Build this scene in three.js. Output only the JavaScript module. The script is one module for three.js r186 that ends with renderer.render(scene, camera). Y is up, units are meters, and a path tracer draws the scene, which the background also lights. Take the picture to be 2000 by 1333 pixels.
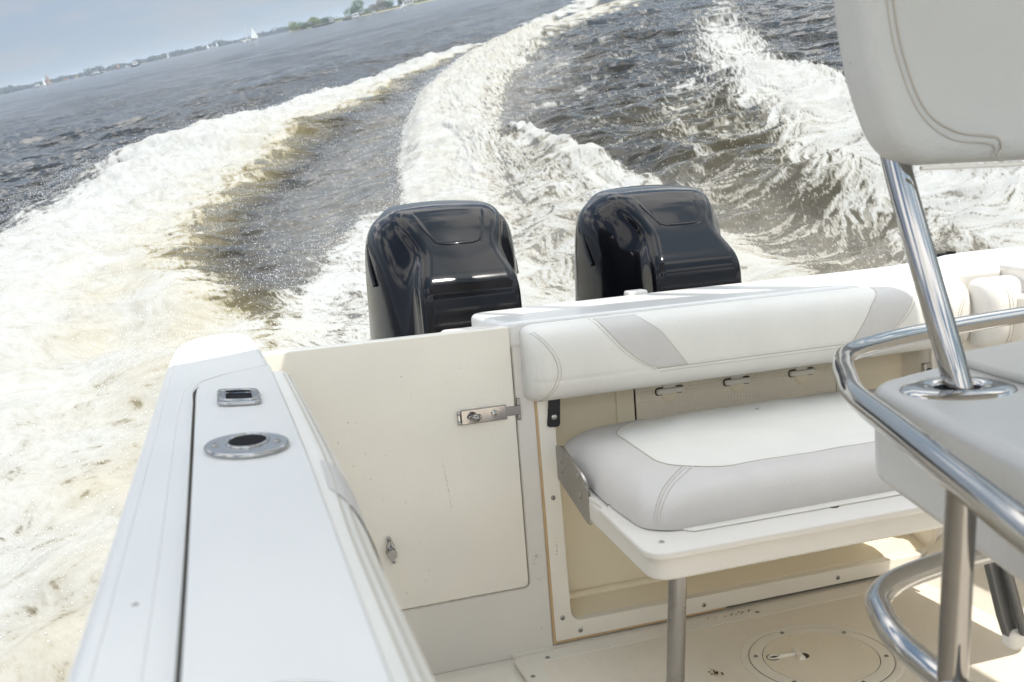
import * as THREE from 'three';
import { RoundedBoxGeometry } from 'three/addons/geometries/RoundedBoxGeometry.js';
import { mergeGeometries, mergeVertices } from 'three/addons/utils/BufferGeometryUtils.js';

// ---------------------------------------------------------------- camera, sky, sun, exposure
const V = (x, y, z) => new THREE.Vector3(x, y, z);
const scene = new THREE.Scene();
const CAM_H = 1.85;                                        // eye above the water
const camera = new THREE.PerspectiveCamera(37.85, 1.5, 0.05, 9000);
camera.position.set(0, CAM_H, 0);
camera.quaternion.setFromRotationMatrix(new THREE.Matrix4().makeBasis(
  V(0.976501, -0.203185, 0.071842), V(0.215512, 0.920647, -0.325521), V(0, 0.333355, 0.942802)));
camera.focus = 3.0; camera.userData.fStop = 7;
scene.add(camera);

// the boat is banked in a turn with its bow up: its own axes, in the level world
const BOAT_X = V(0.956414, -0.183611, -0.227069), BOAT_Y = V(0.137639, 0.969245, -0.204009), BOAT_Z = V(0.257544, 0.163863, 0.952271);
const EYE = V(0, 1.2144, 0);                               // the eye in boat axes, above the cockpit floor
const BOAT_Q = new THREE.Quaternion().setFromRotationMatrix(new THREE.Matrix4().makeBasis(BOAT_X, BOAT_Y, BOAT_Z));
const toWorld = (p) => p.clone().sub(EYE).applyQuaternion(BOAT_Q).add(V(0, CAM_H, 0));
const toBoat = (p) => p.clone().sub(V(0, CAM_H, 0)).applyQuaternion(BOAT_Q.clone().invert()).add(EYE);
const SUN = V(0.25, 1, 0.3).applyQuaternion(BOAT_Q).normalize();

const renderer = new THREE.WebGLRenderer({ antialias: true });
renderer.toneMapping = THREE.LinearToneMapping;
renderer.toneMappingExposure = 2.2;
renderer.shadowMap.enabled = true;

scene.fog = new THREE.FogExp2(new THREE.Color().setRGB(0.78, 0.88, 1), 0.00024);        // summer haze over the lake

// ---------------------------------------------------------------- noise
function rng(seed) { let s = seed | 0; return () => { s = (s + 0x6d2b79f5) | 0; let t = Math.imul(s ^ (s >>> 15), 1 | s); t = (t + Math.imul(t ^ (t >>> 7), 61 | t)) ^ t; return ((t ^ (t >>> 14)) >>> 0) / 4294967296; }; }
const PERM = new Uint16Array(1024), GX = new Float32Array(256), GY = new Float32Array(256);
{ const r = rng(11), p = [...Array(256).keys()]; for (let i = 255; i > 0; i--) { const j = Math.floor(r() * (i + 1)); [p[i], p[j]] = [p[j], p[i]]; }
  for (let i = 0; i < 1024; i++) PERM[i] = p[i & 255]; for (let i = 0; i < 256; i++) { const a = (i / 256) * Math.PI * 2; GX[i] = Math.cos(a); GY[i] = Math.sin(a); } }
function noise(x, y, period = 256) {                        // gradient noise about -1..1, tiling with the period
  const fx = Math.floor(x), fy = Math.floor(y), dx = x - fx, dy = y - fy;
  const m = (a) => ((a % period) + period) % period;
  const x0 = m(fx) & 255, x1 = m(fx + 1) & 255, y0 = m(fy) & 255, y1 = m(fy + 1) & 255;
  const u = dx * dx * dx * (dx * (dx * 6 - 15) + 10), v = dy * dy * dy * (dy * (dy * 6 - 15) + 10);
  const a = PERM[PERM[x0] + y0], b = PERM[PERM[x1] + y0], c = PERM[PERM[x0] + y1], d = PERM[PERM[x1] + y1];
  const n0 = GX[a] * dx + GY[a] * dy, n1 = GX[b] * (dx - 1) + GY[b] * dy, n2 = GX[c] * dx + GY[c] * (dy - 1), n3 = GX[d] * (dx - 1) + GY[d] * (dy - 1);
  return 1.5 * (n0 + u * (n1 - n0) + v * (n2 + u * (n3 - n2) - (n0 + u * (n1 - n0))));
}
const fbm = (x, y, oct, period = 256) => { let s = 0, a = 0.5, f = 1; for (let i = 0; i < oct; i++) { s += a * noise(x * f + i * 17.3, y * f + i * 9.1, period === 256 ? 256 : period * f); a *= 0.5; f *= 2; } return s; };
const tileFbm = (x, y, p, oct) => { let s = 0, a = 0.5, f = 1; for (let i = 0; i < oct; i++) { s += a * noise(x * f + i * 7, y * f + i * 3, p * f); a *= 0.5; f *= 2; } return s; };
const clamp = THREE.MathUtils.clamp, lerp = THREE.MathUtils.lerp;
const sstep = (a, b, x) => { const t = clamp((x - a) / (b - a), 0, 1); return t * t * (3 - 2 * t); };

// ---------------------------------------------------------------- sky: hazy blue with broken fair-weather cloud all round
{
  const W = 1536, H = 768, data = new Float32Array(W * H * 4);
  for (let r = 0; r < H; r++) for (let c = 0; c < W; c++) {
    const up = ((r + 0.5) / H - 0.5) * Math.PI, az = ((c + 0.5) / W - 0.5) * 2 * Math.PI;
    const y = Math.sin(up), x = Math.cos(az) * Math.cos(up), z = Math.sin(az) * Math.cos(up), e = Math.max(0, y);
    const s = Math.max(0, x * SUN.x + y * SUN.y + z * SUN.z), h = Math.exp(-e * 4.2);
    let R = lerp(0.087, 0.186, h), G = lerp(0.137, 0.22, h), B = lerp(0.25, 0.268, h);
    const mie = 1 + 2.0 * ((1 + x * SUN.x + y * SUN.y + z * SUN.z) / 2) ** 3;  // haze scatters forwards: the air is brighter towards the sun
    R *= mie; G *= mie; B *= 1 + (mie - 1) * 0.6;
    const glow = 0.25 * s ** 8 + 0.9 * s ** 60;            // the bright air round the sun
    R += glow; G += glow * 0.98; B += glow * 0.93;
    if (y > 0.005) {
      const k = 1 / (y + 0.12), n = fbm(x * k * 1.5 + 20.62, z * k * 1.5 + 24.18, 6), n2 = fbm(x * k * 6 + 3, z * k * 6 + 8, 4);
      const cover = sstep(-0.07, 0.2, n + 0.18 * n2), thick = sstep(0.1, 0.5, n + 0.1 * n2), far = sstep(0.085, 0.22, y);
      const lit = (1.15 - 0.45 * thick) * (0.8 + 0.2 * mie) , a = cover * lerp(0.34, 0.9, far);
      const cr = lerp(0.262, lit, far), cg = lerp(0.26, lit * 0.975, far), cb = lerp(0.272, lit * 0.94, far);  // cloud above the view is made brighter to fill the shaded cockpit
      R = lerp(R, cr, a); G = lerp(G, cg, a); B = lerp(B, cb, a);
    }
    const o = (r * W + c) * 4; data[o] = R; data[o + 1] = G; data[o + 2] = B; data[o + 3] = 1;
  }
  const sky = new THREE.DataTexture(data, W, H, THREE.RGBAFormat, THREE.FloatType);
  sky.mapping = THREE.EquirectangularReflectionMapping; sky.magFilter = sky.minFilter = THREE.LinearFilter; sky.needsUpdate = true;
  scene.background = sky; scene.environment = sky;
}
const sun = new THREE.DirectionalLight(new THREE.Color().setRGB(1, 0.95, 0.865), 2.0);
sun.position.copy(SUN).multiplyScalar(40); sun.castShadow = true;
sun.shadow.mapSize.set(4096, 4096); Object.assign(sun.shadow.camera, { left: -30, right: 30, top: 30, bottom: -30, near: 1, far: 120 });
sun.target.position.set(0, 0, -4); sun.name = 'sun';
scene.add(sun, sun.target);

// ---------------------------------------------------------------- textures and materials
function tex(size, f, srgb) {                               // f(u, v) -> value or [r, g, b], 0..1
  const d = new Uint8Array(size * size * 4);
  for (let j = 0; j < size; j++) for (let i = 0; i < size; i++) {
    const v = f(i / size, j / size), o = (j * size + i) * 4, q = typeof v === 'number' ? [v, v, v] : v;
    for (let k = 0; k < 3; k++) d[o + k] = clamp(q[k], 0, 1) * 255; d[o + 3] = 255;
  }
  const t = new THREE.DataTexture(d, size, size); t.wrapS = t.wrapT = THREE.RepeatWrapping; t.magFilter = THREE.LinearFilter; t.minFilter = THREE.LinearMipmapLinearFilter;
  if (srgb) t.colorSpace = THREE.SRGBColorSpace; t.needsUpdate = true; return t;
}
const merge = (gs) => mergeGeometries(gs.map((g) => { const q = g.index ? g.toNonIndexed() : g.clone(); for (const k of Object.keys(q.attributes)) if (k !== "position" && k !== "normal") q.deleteAttribute(k); return q; }));
const rep = (t, s) => { const c = t.clone(); c.repeat.set(s, s); c.needsUpdate = true; return c; };
const speckMap = (() => {                                   // gelcoat: slight mottling, a few stains and specks
  const S = 1024, r = rng(5), d = new Float32Array(S * S).fill(1);
  for (let j = 0; j < S; j++) for (let i = 0; i < S; i++) d[j * S + i] = 0.965 + 0.05 * tileFbm(i / S * 4, j / S * 4, 4, 5) + 0.012 * (r() - 0.5);
  for (let k = 0; k < 34; k++) { const cx = r() * S, cy = r() * S, q = 0.7 + r() * 1.1, a = 0.25 + r() * 0.5;
    for (let y = -4; y <= 4; y++) for (let x = -4; x <= 4; x++) { const w = Math.exp(-(x * x + y * y) / (q * q)), at = ((Math.floor(cy) + y + S) % S) * S + (Math.floor(cx) + x + S) % S; d[at] *= 1 - a * w; } }
  return tex(S, (u, v) => { const q = d[Math.floor(v * S) * S + Math.floor(u * S)]; return [q, q * 0.999, q * 0.995]; }, false);
})();
const peel = tex(512, (u, v) => 0.5 + 0.45 * tileFbm(u * 24, v * 24, 24, 3));
const leather = tex(512, (u, v) => 0.5 + 0.5 * (Math.abs(tileFbm(u * 40, v * 40, 40, 2)) * 1.5 - 0.35) + 0.25 * tileFbm(u * 5, v * 5, 5, 3));
const grid = tex(256, (u, v) => { const a = Math.abs((u * 16) % 1 - 0.5) * 2, b = Math.abs((v * 16) % 1 - 0.5) * 2; return sstep(0.2, 0.75, Math.min(a, b)) ; });
const rub = tex(512, (u, v) => 0.55 + 0.4 * tileFbm(u * 6, v * 6, 6, 6));
const brush = tex(512, (u, v) => 0.5 + 0.45 * tileFbm(u * 3, v * 60, 60, 3));
const P = (o) => new THREE.MeshPhysicalMaterial(o);
const rgb = (r, g, b) => new THREE.Color().setRGB(r, g, b);
const M = {
  gel: P({ name: 'white gelcoat', color: rgb(0.77, 0.735, 0.685), roughness: 0.32, map: speckMap, bumpMap: rep(peel, 4), bumpScale: 0.0004, clearcoat: 0.25, clearcoatRoughness: 0.2 }),
  gelTop: P({ name: 'bright white gelcoat', color: rgb(0.765, 0.75, 0.725), roughness: 0.3, map: speckMap, bumpMap: rep(peel, 4), bumpScale: 0.0004, clearcoat: 0.3, clearcoatRoughness: 0.18 }),  // cooler copy of the white gelcoat: sky light tinted into top faces
  cream: P({ name: 'cream gelcoat', color: rgb(0.88, 0.83, 0.74), roughness: 0.34, map: rep(speckMap, 1.3), bumpMap: rep(peel, 4), bumpScale: 0.0004, clearcoat: 0.2, clearcoatRoughness: 0.25 }),
  liner: P({ name: 'cream liner', color: rgb(0.90, 0.805, 0.62), roughness: 0.45, map: speckMap, bumpMap: rep(peel, 5), bumpScale: 0.0005 }),
  deck: P({ name: 'non-skid deck', color: rgb(0.89, 0.82, 0.71), roughness: 0.6, map: rep(speckMap, 1.7), bumpMap: rep(grid, 9), bumpScale: 0.0006 }),
  grip: P({ name: 'waffle panel', color: rgb(0.88, 0.80, 0.655), roughness: 0.6, bumpMap: rep(grid, 6), bumpScale: 0.0013 }),
  vinyl: P({ name: 'white vinyl', color: rgb(0.79, 0.765, 0.715), roughness: 0.5, map: rep(speckMap, 2), bumpMap: rep(leather, 5), bumpScale: 0.0009 }),
  dimmed: P({ name: 'aged vinyl', color: rgb(0.56, 0.55, 0.515), roughness: 0.5, map: rep(speckMap, 1.5), bumpMap: rep(leather, 5), bumpScale: 0.001 }),  // white vinyl darkened in its colour for the shade under the hard top
  seat: P({ name: 'seat gelcoat', color: rgb(0.56, 0.555, 0.54), roughness: 0.34, map: speckMap, bumpMap: rep(peel, 4), bumpScale: 0.0004 }),  // gelcoat greyed in its colour, standing for shade on the helm seat
  grey: P({ name: 'grey vinyl', color: rgb(0.62, 0.59, 0.565), roughness: 0.5, map: rep(speckMap, 2), bumpMap: rep(leather, 5), bumpScale: 0.0009 }),
  thread: P({ name: 'thread', color: rgb(0.5, 0.46, 0.39), roughness: 0.8 }),
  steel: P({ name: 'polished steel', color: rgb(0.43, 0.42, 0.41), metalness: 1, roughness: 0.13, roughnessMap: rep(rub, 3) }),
  latch: P({ name: 'dark polished steel', color: rgb(0.33, 0.31, 0.3), metalness: 1, roughness: 0.16, roughnessMap: rep(rub, 4) }),  // darker copy of the steel; a dark reflection is painted in
  dull: P({ name: 'brushed steel', color: rgb(0.34, 0.325, 0.31), metalness: 1, roughness: 0.45, roughnessMap: rub, bumpMap: rep(brush, 3), bumpScale: 0.0002 }),
  post: P({ name: 'shaded steel', color: rgb(0.26, 0.245, 0.23), metalness: 1, roughness: 0.16, roughnessMap: rep(rub, 3) }),  // rail leg steel, its colour lowered for the shade it mirrors
  screw: P({ name: 'screw steel', color: rgb(0.36, 0.35, 0.33), metalness: 1, roughness: 0.32 }),
  black: P({ name: 'black rubber', color: rgb(0.012, 0.012, 0.014), roughness: 0.55 }),
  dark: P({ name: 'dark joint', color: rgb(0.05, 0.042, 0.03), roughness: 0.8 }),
  bore: P({ name: 'dark bore', color: rgb(0.012, 0.012, 0.014), roughness: 0.9, specularIntensity: 0.25 }),  // as flat discs, its black stands for the shade down open fittings
  caulk: P({ name: 'stained caulk', color: rgb(0.56, 0.39, 0.22), roughness: 0.7 }),
  cowl: P({ name: 'black paint', color: rgb(0.006, 0.006, 0.008), roughness: 0.3, roughnessMap: rep(rub, 2), specularIntensity: 0.08, clearcoat: 0.5, clearcoatRoughness: 0.09 }),
  leg: P({ name: 'dark grey metal', color: rgb(0.14, 0.14, 0.14), metalness: 0.6, roughness: 0.4 }),
  moss: P({ name: 'moss', color: rgb(0.2, 0.19, 0.04), roughness: 0.9 }),
};

// ---------------------------------------------------------------- things and parts
const used = new Map();
function numbered(n) { const k = used.get(n) ?? 0; used.set(n, k + 1); return k ? n + '_' + String(k).padStart(3, '0') : n; }
function tag(o, label, category, group, kind) { if (label) o.userData.label = label; if (category) o.userData.category = category; if (group) o.userData.group = group; if (kind) o.userData.kind = kind; return o; }
function boxUV(g) {                                          // texture coordinates in metres, by the plane each face lies nearest to
  const q = g.index ? g.toNonIndexed() : g; if (!q.attributes.normal) q.computeVertexNormals();
  const p = q.attributes.position, uv = new Float32Array(p.count * 2), a = V(), b = V(), c = V(), n = V();
  for (let i = 0; i < p.count; i += 3) {
    a.fromBufferAttribute(p, i); b.fromBufferAttribute(p, i + 1); c.fromBufferAttribute(p, i + 2);
    n.copy(b).sub(a).cross(c.clone().sub(a)); const ax = Math.abs(n.x), ay = Math.abs(n.y), az = Math.abs(n.z);
    [a, b, c].forEach((v, k) => { const [s, t] = ax > ay && ax > az ? [v.z, v.y] : ay > az ? [v.x, v.z] : [v.x, v.y]; uv[(i + k) * 2] = s; uv[(i + k) * 2 + 1] = t; });
  }
  q.setAttribute('uv', new THREE.BufferAttribute(uv, 2)); return q;
}
function boatThing(name, label, category, base, group) {
  const o = new THREE.Group(); o.name = numbered(name); o.userData.base = base; o.position.copy(toWorld(base)); o.quaternion.copy(BOAT_Q); scene.add(o);
  tag(o, label, category, group); return o;
}
const baseOf = (o) => { while (o && !o.userData.base) o = o.parent; return o ? o.userData.base : V(0, 0, 0); };
function part(name, parent, geo, mat, label) {               // geometry given in boat axes
  const g = geo.clone(); const b = baseOf(parent); g.translate(-b.x, -b.y, -b.z);
  const m = new THREE.Mesh(boxUV(g), mat); m.name = name; m.castShadow = m.receiveShadow = true; if (label) m.userData.label = label; if (/stitching|speck|moss/.test(name)) m.userData.kind = 'stuff';
  parent.add(m); return m;
}
const box = (x0, x1, y0, y1, z0, z1, r = 0.006, seg = 3) => new RoundedBoxGeometry(x1 - x0, y1 - y0, z1 - z0, seg, Math.min(r, (x1 - x0) / 2.01, (y1 - y0) / 2.01, (z1 - z0) / 2.01)).translate((x0 + x1) / 2, (y0 + y1) / 2, (z0 + z1) / 2);
const tube = (pts, r, seg = 80, radial = 20, closed = false, tension = 0.5) => new THREE.TubeGeometry(new THREE.CatmullRomCurve3(pts.map((p) => V(...p)), closed, 'centripetal', tension), seg, r, radial, closed);
function rod(a, b, r, radial = 24) { const A = V(...a), B = V(...b), d = B.clone().sub(A), g = new THREE.CylinderGeometry(r, r, d.length(), radial); g.applyQuaternion(new THREE.Quaternion().setFromUnitVectors(V(0, 1, 0), d.normalize())); return g.translate((A.x + B.x) / 2, (A.y + B.y) / 2, (A.z + B.z) / 2); }
function roundedShape(pts, r) {                              // polygon [x, y] with rounded corners; r one number or a list
  const s = new THREE.Shape(), n = pts.length, P2 = (i) => new THREE.Vector2(...pts[(i + n) % n]);
  for (let i = 0; i < n; i++) {
    const a = P2(i - 1), b = P2(i), c = P2(i + 1), rr = Array.isArray(r) ? r[i] : r;
    if (!rr) { if (i) s.lineTo(b.x, b.y); else s.moveTo(b.x, b.y); continue; }
    const u = a.clone().sub(b), w = c.clone().sub(b), k = Math.min(rr, u.length() / 2.01, w.length() / 2.01);
    const p = b.clone().add(u.setLength(k)), q = b.clone().add(w.setLength(k));
    if (i) s.lineTo(p.x, p.y); else s.moveTo(p.x, p.y);
    s.quadraticCurveTo(b.x, b.y, q.x, q.y);
  }
  s.closePath(); return s;
}
function creased(g, angle, axis = V(0, 0, 0)) {              // smooth normals across shallow edges, each face counting by its area; flat ends (across the axis) stay flat
  const q = g.index ? g.toNonIndexed() : g, p = q.attributes.position, n = p.count / 3, fn = [], at = new Map(), A = V(), B = V(), C = V(), key = (i) => Math.round(p.getX(i) * 2e5) + ',' + Math.round(p.getY(i) * 2e5) + ',' + Math.round(p.getZ(i) * 2e5);
  for (let f = 0; f < n; f++) { A.fromBufferAttribute(p, f * 3); B.fromBufferAttribute(p, f * 3 + 1); C.fromBufferAttribute(p, f * 3 + 2); const v = B.clone().sub(A).cross(C.clone().sub(A)), u = v.clone().normalize(); fn.push([v, u, Math.abs(u.dot(axis)) > 0.9999]); for (let k = 0; k < 3; k++) { const s = key(f * 3 + k); if (!at.has(s)) at.set(s, []); at.get(s).push(f); } }
  const out = new Float32Array(n * 9), lim = Math.cos(angle);
  for (let f = 0; f < n; f++) for (let k = 0; k < 3; k++) {
    const v = V(); let flat = fn[f][2] ? fn[f][1] : null;
    if (!flat) for (const h of at.get(key(f * 3 + k))) if (fn[h][1].dot(fn[f][1]) > lim) { v.add(fn[h][0]); if (fn[h][2]) flat = fn[h][1]; }
    if (flat) v.copy(flat); else v.normalize(); out.set([v.x, v.y, v.z], f * 9 + k * 3);
  }
  q.setAttribute('normal', new THREE.BufferAttribute(out, 3)); return q;
}
const safe = (r, bevel) => (Array.isArray(r) ? r.map((q) => (q ? Math.max(q, bevel * 1.7) : 0)) : Math.max(r, bevel * 1.7)); // an edge cannot be rounded more than its corner
function slabXZ(pts, r, y0, y1, bevel = 0.006, holes = [], cs = 8) { // plan outline [x, z] standing from y0 to y1
  const s = roundedShape(pts.map(([x, z]) => [x, -z]), safe(r, bevel)); holes.forEach((h) => s.holes.push(h));
  const g = new THREE.ExtrudeGeometry(s, { depth: y1 - y0 - 2 * bevel, bevelEnabled: bevel > 0, bevelSize: bevel, bevelOffset: -bevel, bevelThickness: bevel, bevelSegments: 4, curveSegments: cs });
  return creased(g.translate(0, 0, bevel).rotateX(-Math.PI / 2).translate(0, y0, 0), 0.7, V(0, 1, 0));
}
function slabXY(pts, r, z0, z1, bevel = 0.006, holes = [], cs = 8) { // upright outline [x, y] from z0 (aft) to z1
  const s = roundedShape(pts, safe(r, bevel)); holes.forEach((h) => s.holes.push(h));
  const g = new THREE.ExtrudeGeometry(s, { depth: z1 - z0 - 2 * bevel, bevelEnabled: bevel > 0, bevelSize: bevel, bevelOffset: -bevel, bevelThickness: bevel, bevelSegments: 4, curveSegments: cs });
  return creased(g.translate(0, 0, z0 + bevel), 0.7, V(0, 0, 1));
}
function surface(f, nu, nv, closeU = false) {                 // grid surface from f(u, v) -> [x, y, z]
  const pos = [], idx = [];
  for (let i = 0; i <= nu; i++) for (let j = 0; j <= nv; j++) pos.push(...f(i / nu, j / nv));
  for (let i = 0; i < nu; i++) for (let j = 0; j < nv; j++) { const a = i * (nv + 1) + j, b = a + nv + 1; idx.push(a, b, a + 1, b, b + 1, a + 1); }
  const g = new THREE.BufferGeometry(); g.setAttribute('position', new THREE.Float32BufferAttribute(pos, 3)); g.setIndex(idx); g.computeVertexNormals(); return g;
}
const SCREW = (() => { const g = new THREE.SphereGeometry(0.0075, 14, 8, 0, Math.PI * 2, 0, Math.PI / 2); g.scale(1, 0.45, 1); return g; })();
const SLOT = merge([new THREE.BoxGeometry(0.008, 0.0012, 0.0016), new THREE.BoxGeometry(0.0016, 0.0012, 0.008)]);
function screw(parent, p, n = [0, 1, 0], s = 1) {
  const q = new THREE.Quaternion().setFromUnitVectors(V(0, 1, 0), V(...n).normalize());
  const m = part('screw', parent, SCREW.clone().scale(s, s, s).applyQuaternion(q).translate(...p), M.screw);
  part('cross_slot', m, SLOT.clone().scale(s, s, s).rotateY(p[0] * 40).translate(0, 0.0031 * s, 0).applyQuaternion(q).translate(...p), M.black);
  return m;
}
function stitches(points, normalOff = 0.0006) {              // short thread dashes along a polyline of Vector3
  const c = new THREE.CatmullRomCurve3(points), L = c.getLength(), n = Math.floor(L / 0.0075), gs = [];
  for (let i = 0; i < n; i++) { const a = c.getPointAt(i / n), b = c.getPointAt((i + 0.58) / n), g = new THREE.BoxGeometry(0.0014, 0.0014, a.distanceTo(b));
    g.lookAt(b.clone().sub(a)); gs.push(g.translate((a.x + b.x) / 2, (a.y + b.y) / 2, (a.z + b.z) / 2)); }
  return merge(gs);
}
// ---------------------------------------------------------------- lake and wake
// Each stroke is a path on the water, [x, z, half width] in metres, that a hull or a propeller has churned.
const PORT_WAVE = [[-2.2, 2, 2.6], [-2.6, -2, 2.5], [-3.2, -5, 2.1], [-4.02, -7.5, 2.0], [-4.6, -10.5, 2.1], [-5.0, -13.5, 2.3], [-4.95, -17, 2.55], [-4.7, -21, 2.75], [-4.0, -25, 2.75], [-2.9, -28.2, 2.0], [-1.7, -31.2, 1.5], [-0.3, -33.8, 1.15], [1.4, -37.5, 1.0], [3.8, -43.5, 1.2], [6.8, -53, 1.6], [12, -66, 2.2], [22, -84, 3]];
const PROP_WAKE = [[0.15, -2.5, 1.0], [-0.02, -5, 0.8], [-0.18, -7.5, 0.62], [-0.2, -10.5, 0.62], [-0.2, -13.5, 0.78], [-0.07, -17, 0.92], [0.3, -20.8, 1.12], [0.98, -25.3, 1.4], [2.05, -29.7, 1.6], [3.55, -34, 1.75], [5.6, -39, 1.9], [8.3, -46, 2.2], [13.5, -56, 2.6], [24, -70, 3.4], [44, -90, 4.5]];
const STARBOARD_WAVE = [[9.5, -34, 1.0], [7.2, -27, 1.1], [5.75, -21.7, 1.15], [4.75, -17.35, 1.1], [4.05, -13.5, 1.05], [3.55, -10.65, 1.05], [3.25, -8.77, 1.1], [3.1, -7.5, 1.2], [3.1, -6.2, 1.3], [3.15, -4.8, 1.5], [3.2, -2.5, 1.7], [3.3, 1, 1.8]];
const STARBOARD_LACE = [[5.2, -25, 0.9], [3.7, -19, 1.35], [2.95, -14, 1.35], [2.45, -11, 1.25], [2.2, -9, 1.2], [2.0, -7.5, 1.1], [1.8, -6, 1.1], [1.6, -4, 1.2]];
const SECOND_PROP = [[0.62, -13.4, 0.07], [0.82, -11.5, 0.1], [0.97, -9.9, 0.14], [1.08, -8.7, 0.22], [1.15, -7, 0.35], [1.2, -5, 0.5], [1.2, -2.5, 0.8]];
const BETWEEN = [[0.55, -12.5, 0.15], [0.65, -10.5, 0.4], [0.68, -8.7, 0.55], [0.65, -7, 0.7], [0.6, -4, 0.8]];
const RIPPLED = [[4.6, -33, 2.6], [3.4, -25, 2.2], [2.2, -18, 1.7], [1.55, -13, 1.2], [1.1, -10, 0.9]];
const MIST = [[-1.2, -3, 0.8], [-1.05, -5.2, 0.7], [-0.98, -6.6, 0.62], [-0.95, -8, 0.5], [-0.95, -9.5, 0.25]];
function stroke(x, z, pts) {                                  // nearest point: [lateral offset / half width (negative to the left), half width, path number]
  let best = 1e9, u = 9, w = 1, at = 0;
  for (let i = 0; i < pts.length - 1; i++) {
    const a = pts[i], b = pts[i + 1], ex = b[0] - a[0], ez = b[1] - a[1], L2 = ex * ex + ez * ez;
    const t = clamp(((x - a[0]) * ex + (z - a[1]) * ez) / L2, 0, 1), qx = x - a[0] - t * ex, qz = z - a[1] - t * ez, d2 = qx * qx + qz * qz;
    if (d2 < best) { best = d2; w = a[2] + t * (b[2] - a[2]); at = i + t; u = (Math.sqrt(d2) / w) * Math.sign(ex * qz - ez * qx || 1); }
  }
  return [u, w, at];
}
const hash = (x, z) => { let h = Math.imul(Math.floor(x * 997) | 0, 374761393) ^ Math.imul(Math.floor(z * 991) | 0, 668265263); h = Math.imul(h ^ (h >>> 13), 1274126177); return ((h ^ (h >>> 16)) >>> 0) / 4294967296; };
const bump1 = (u, soft) => 1 - sstep(1 - soft, 1 + soft, Math.abs(u));
const waterMat = P({ name: 'lake water', color: rgb(1, 1, 1), vertexColors: true, roughness: 0.09, ior: 1.33, specularIntensity: 0.22 });
{ // small waves as slopes: a tile of 22 m holding wavelengths from 4 m down to 10 cm
  const N = 1024, T = 22, H = new Float32Array(N * N), d = new Uint8Array(N * N * 4);
  for (let j = 0; j < N; j++) for (let i = 0; i < N; i++) { const u = i / N, v = j / N; let h = 0; for (const [p, a] of [[6, 0.10], [13, 0.085], [29, 0.05], [61, 0.026], [127, 0.012], [253, 0.004]]) h += a * (0.6 * noise(u * p + p, v * p * 1 + 3, p) + 0.8 * (0.3 - Math.abs(noise(u * p + 2 * p, v * p + 5, p)))); H[j * N + i] = h; }
  const at = (i, j) => H[((j + N) % N) * N + (i + N) % N], st = 2 * T / N;
  for (let j = 0; j < N; j++) for (let i = 0; i < N; i++) { const n = V(-(at(i + 1, j) - at(i - 1, j)) / st, -(at(i, j + 1) - at(i, j - 1)) / st, 1).normalize(), o = (j * N + i) * 4; d[o] = (n.x * 0.5 + 0.5) * 255; d[o + 1] = (n.y * 0.5 + 0.5) * 255; d[o + 2] = (n.z * 0.5 + 0.5) * 255; d[o + 3] = 255; }
  const t = new THREE.DataTexture(d, N, N); t.wrapS = t.wrapT = THREE.RepeatWrapping; t.magFilter = THREE.LinearFilter; t.needsUpdate = true;
  waterMat.normalMap = t; waterMat.normalScale.set(0.9, 0.9);
}
const foamMat = P({ name: 'foam', color: rgb(1, 1, 1), vertexColors: true, roughness: 0.85, specularIntensity: 0.4 });

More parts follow.
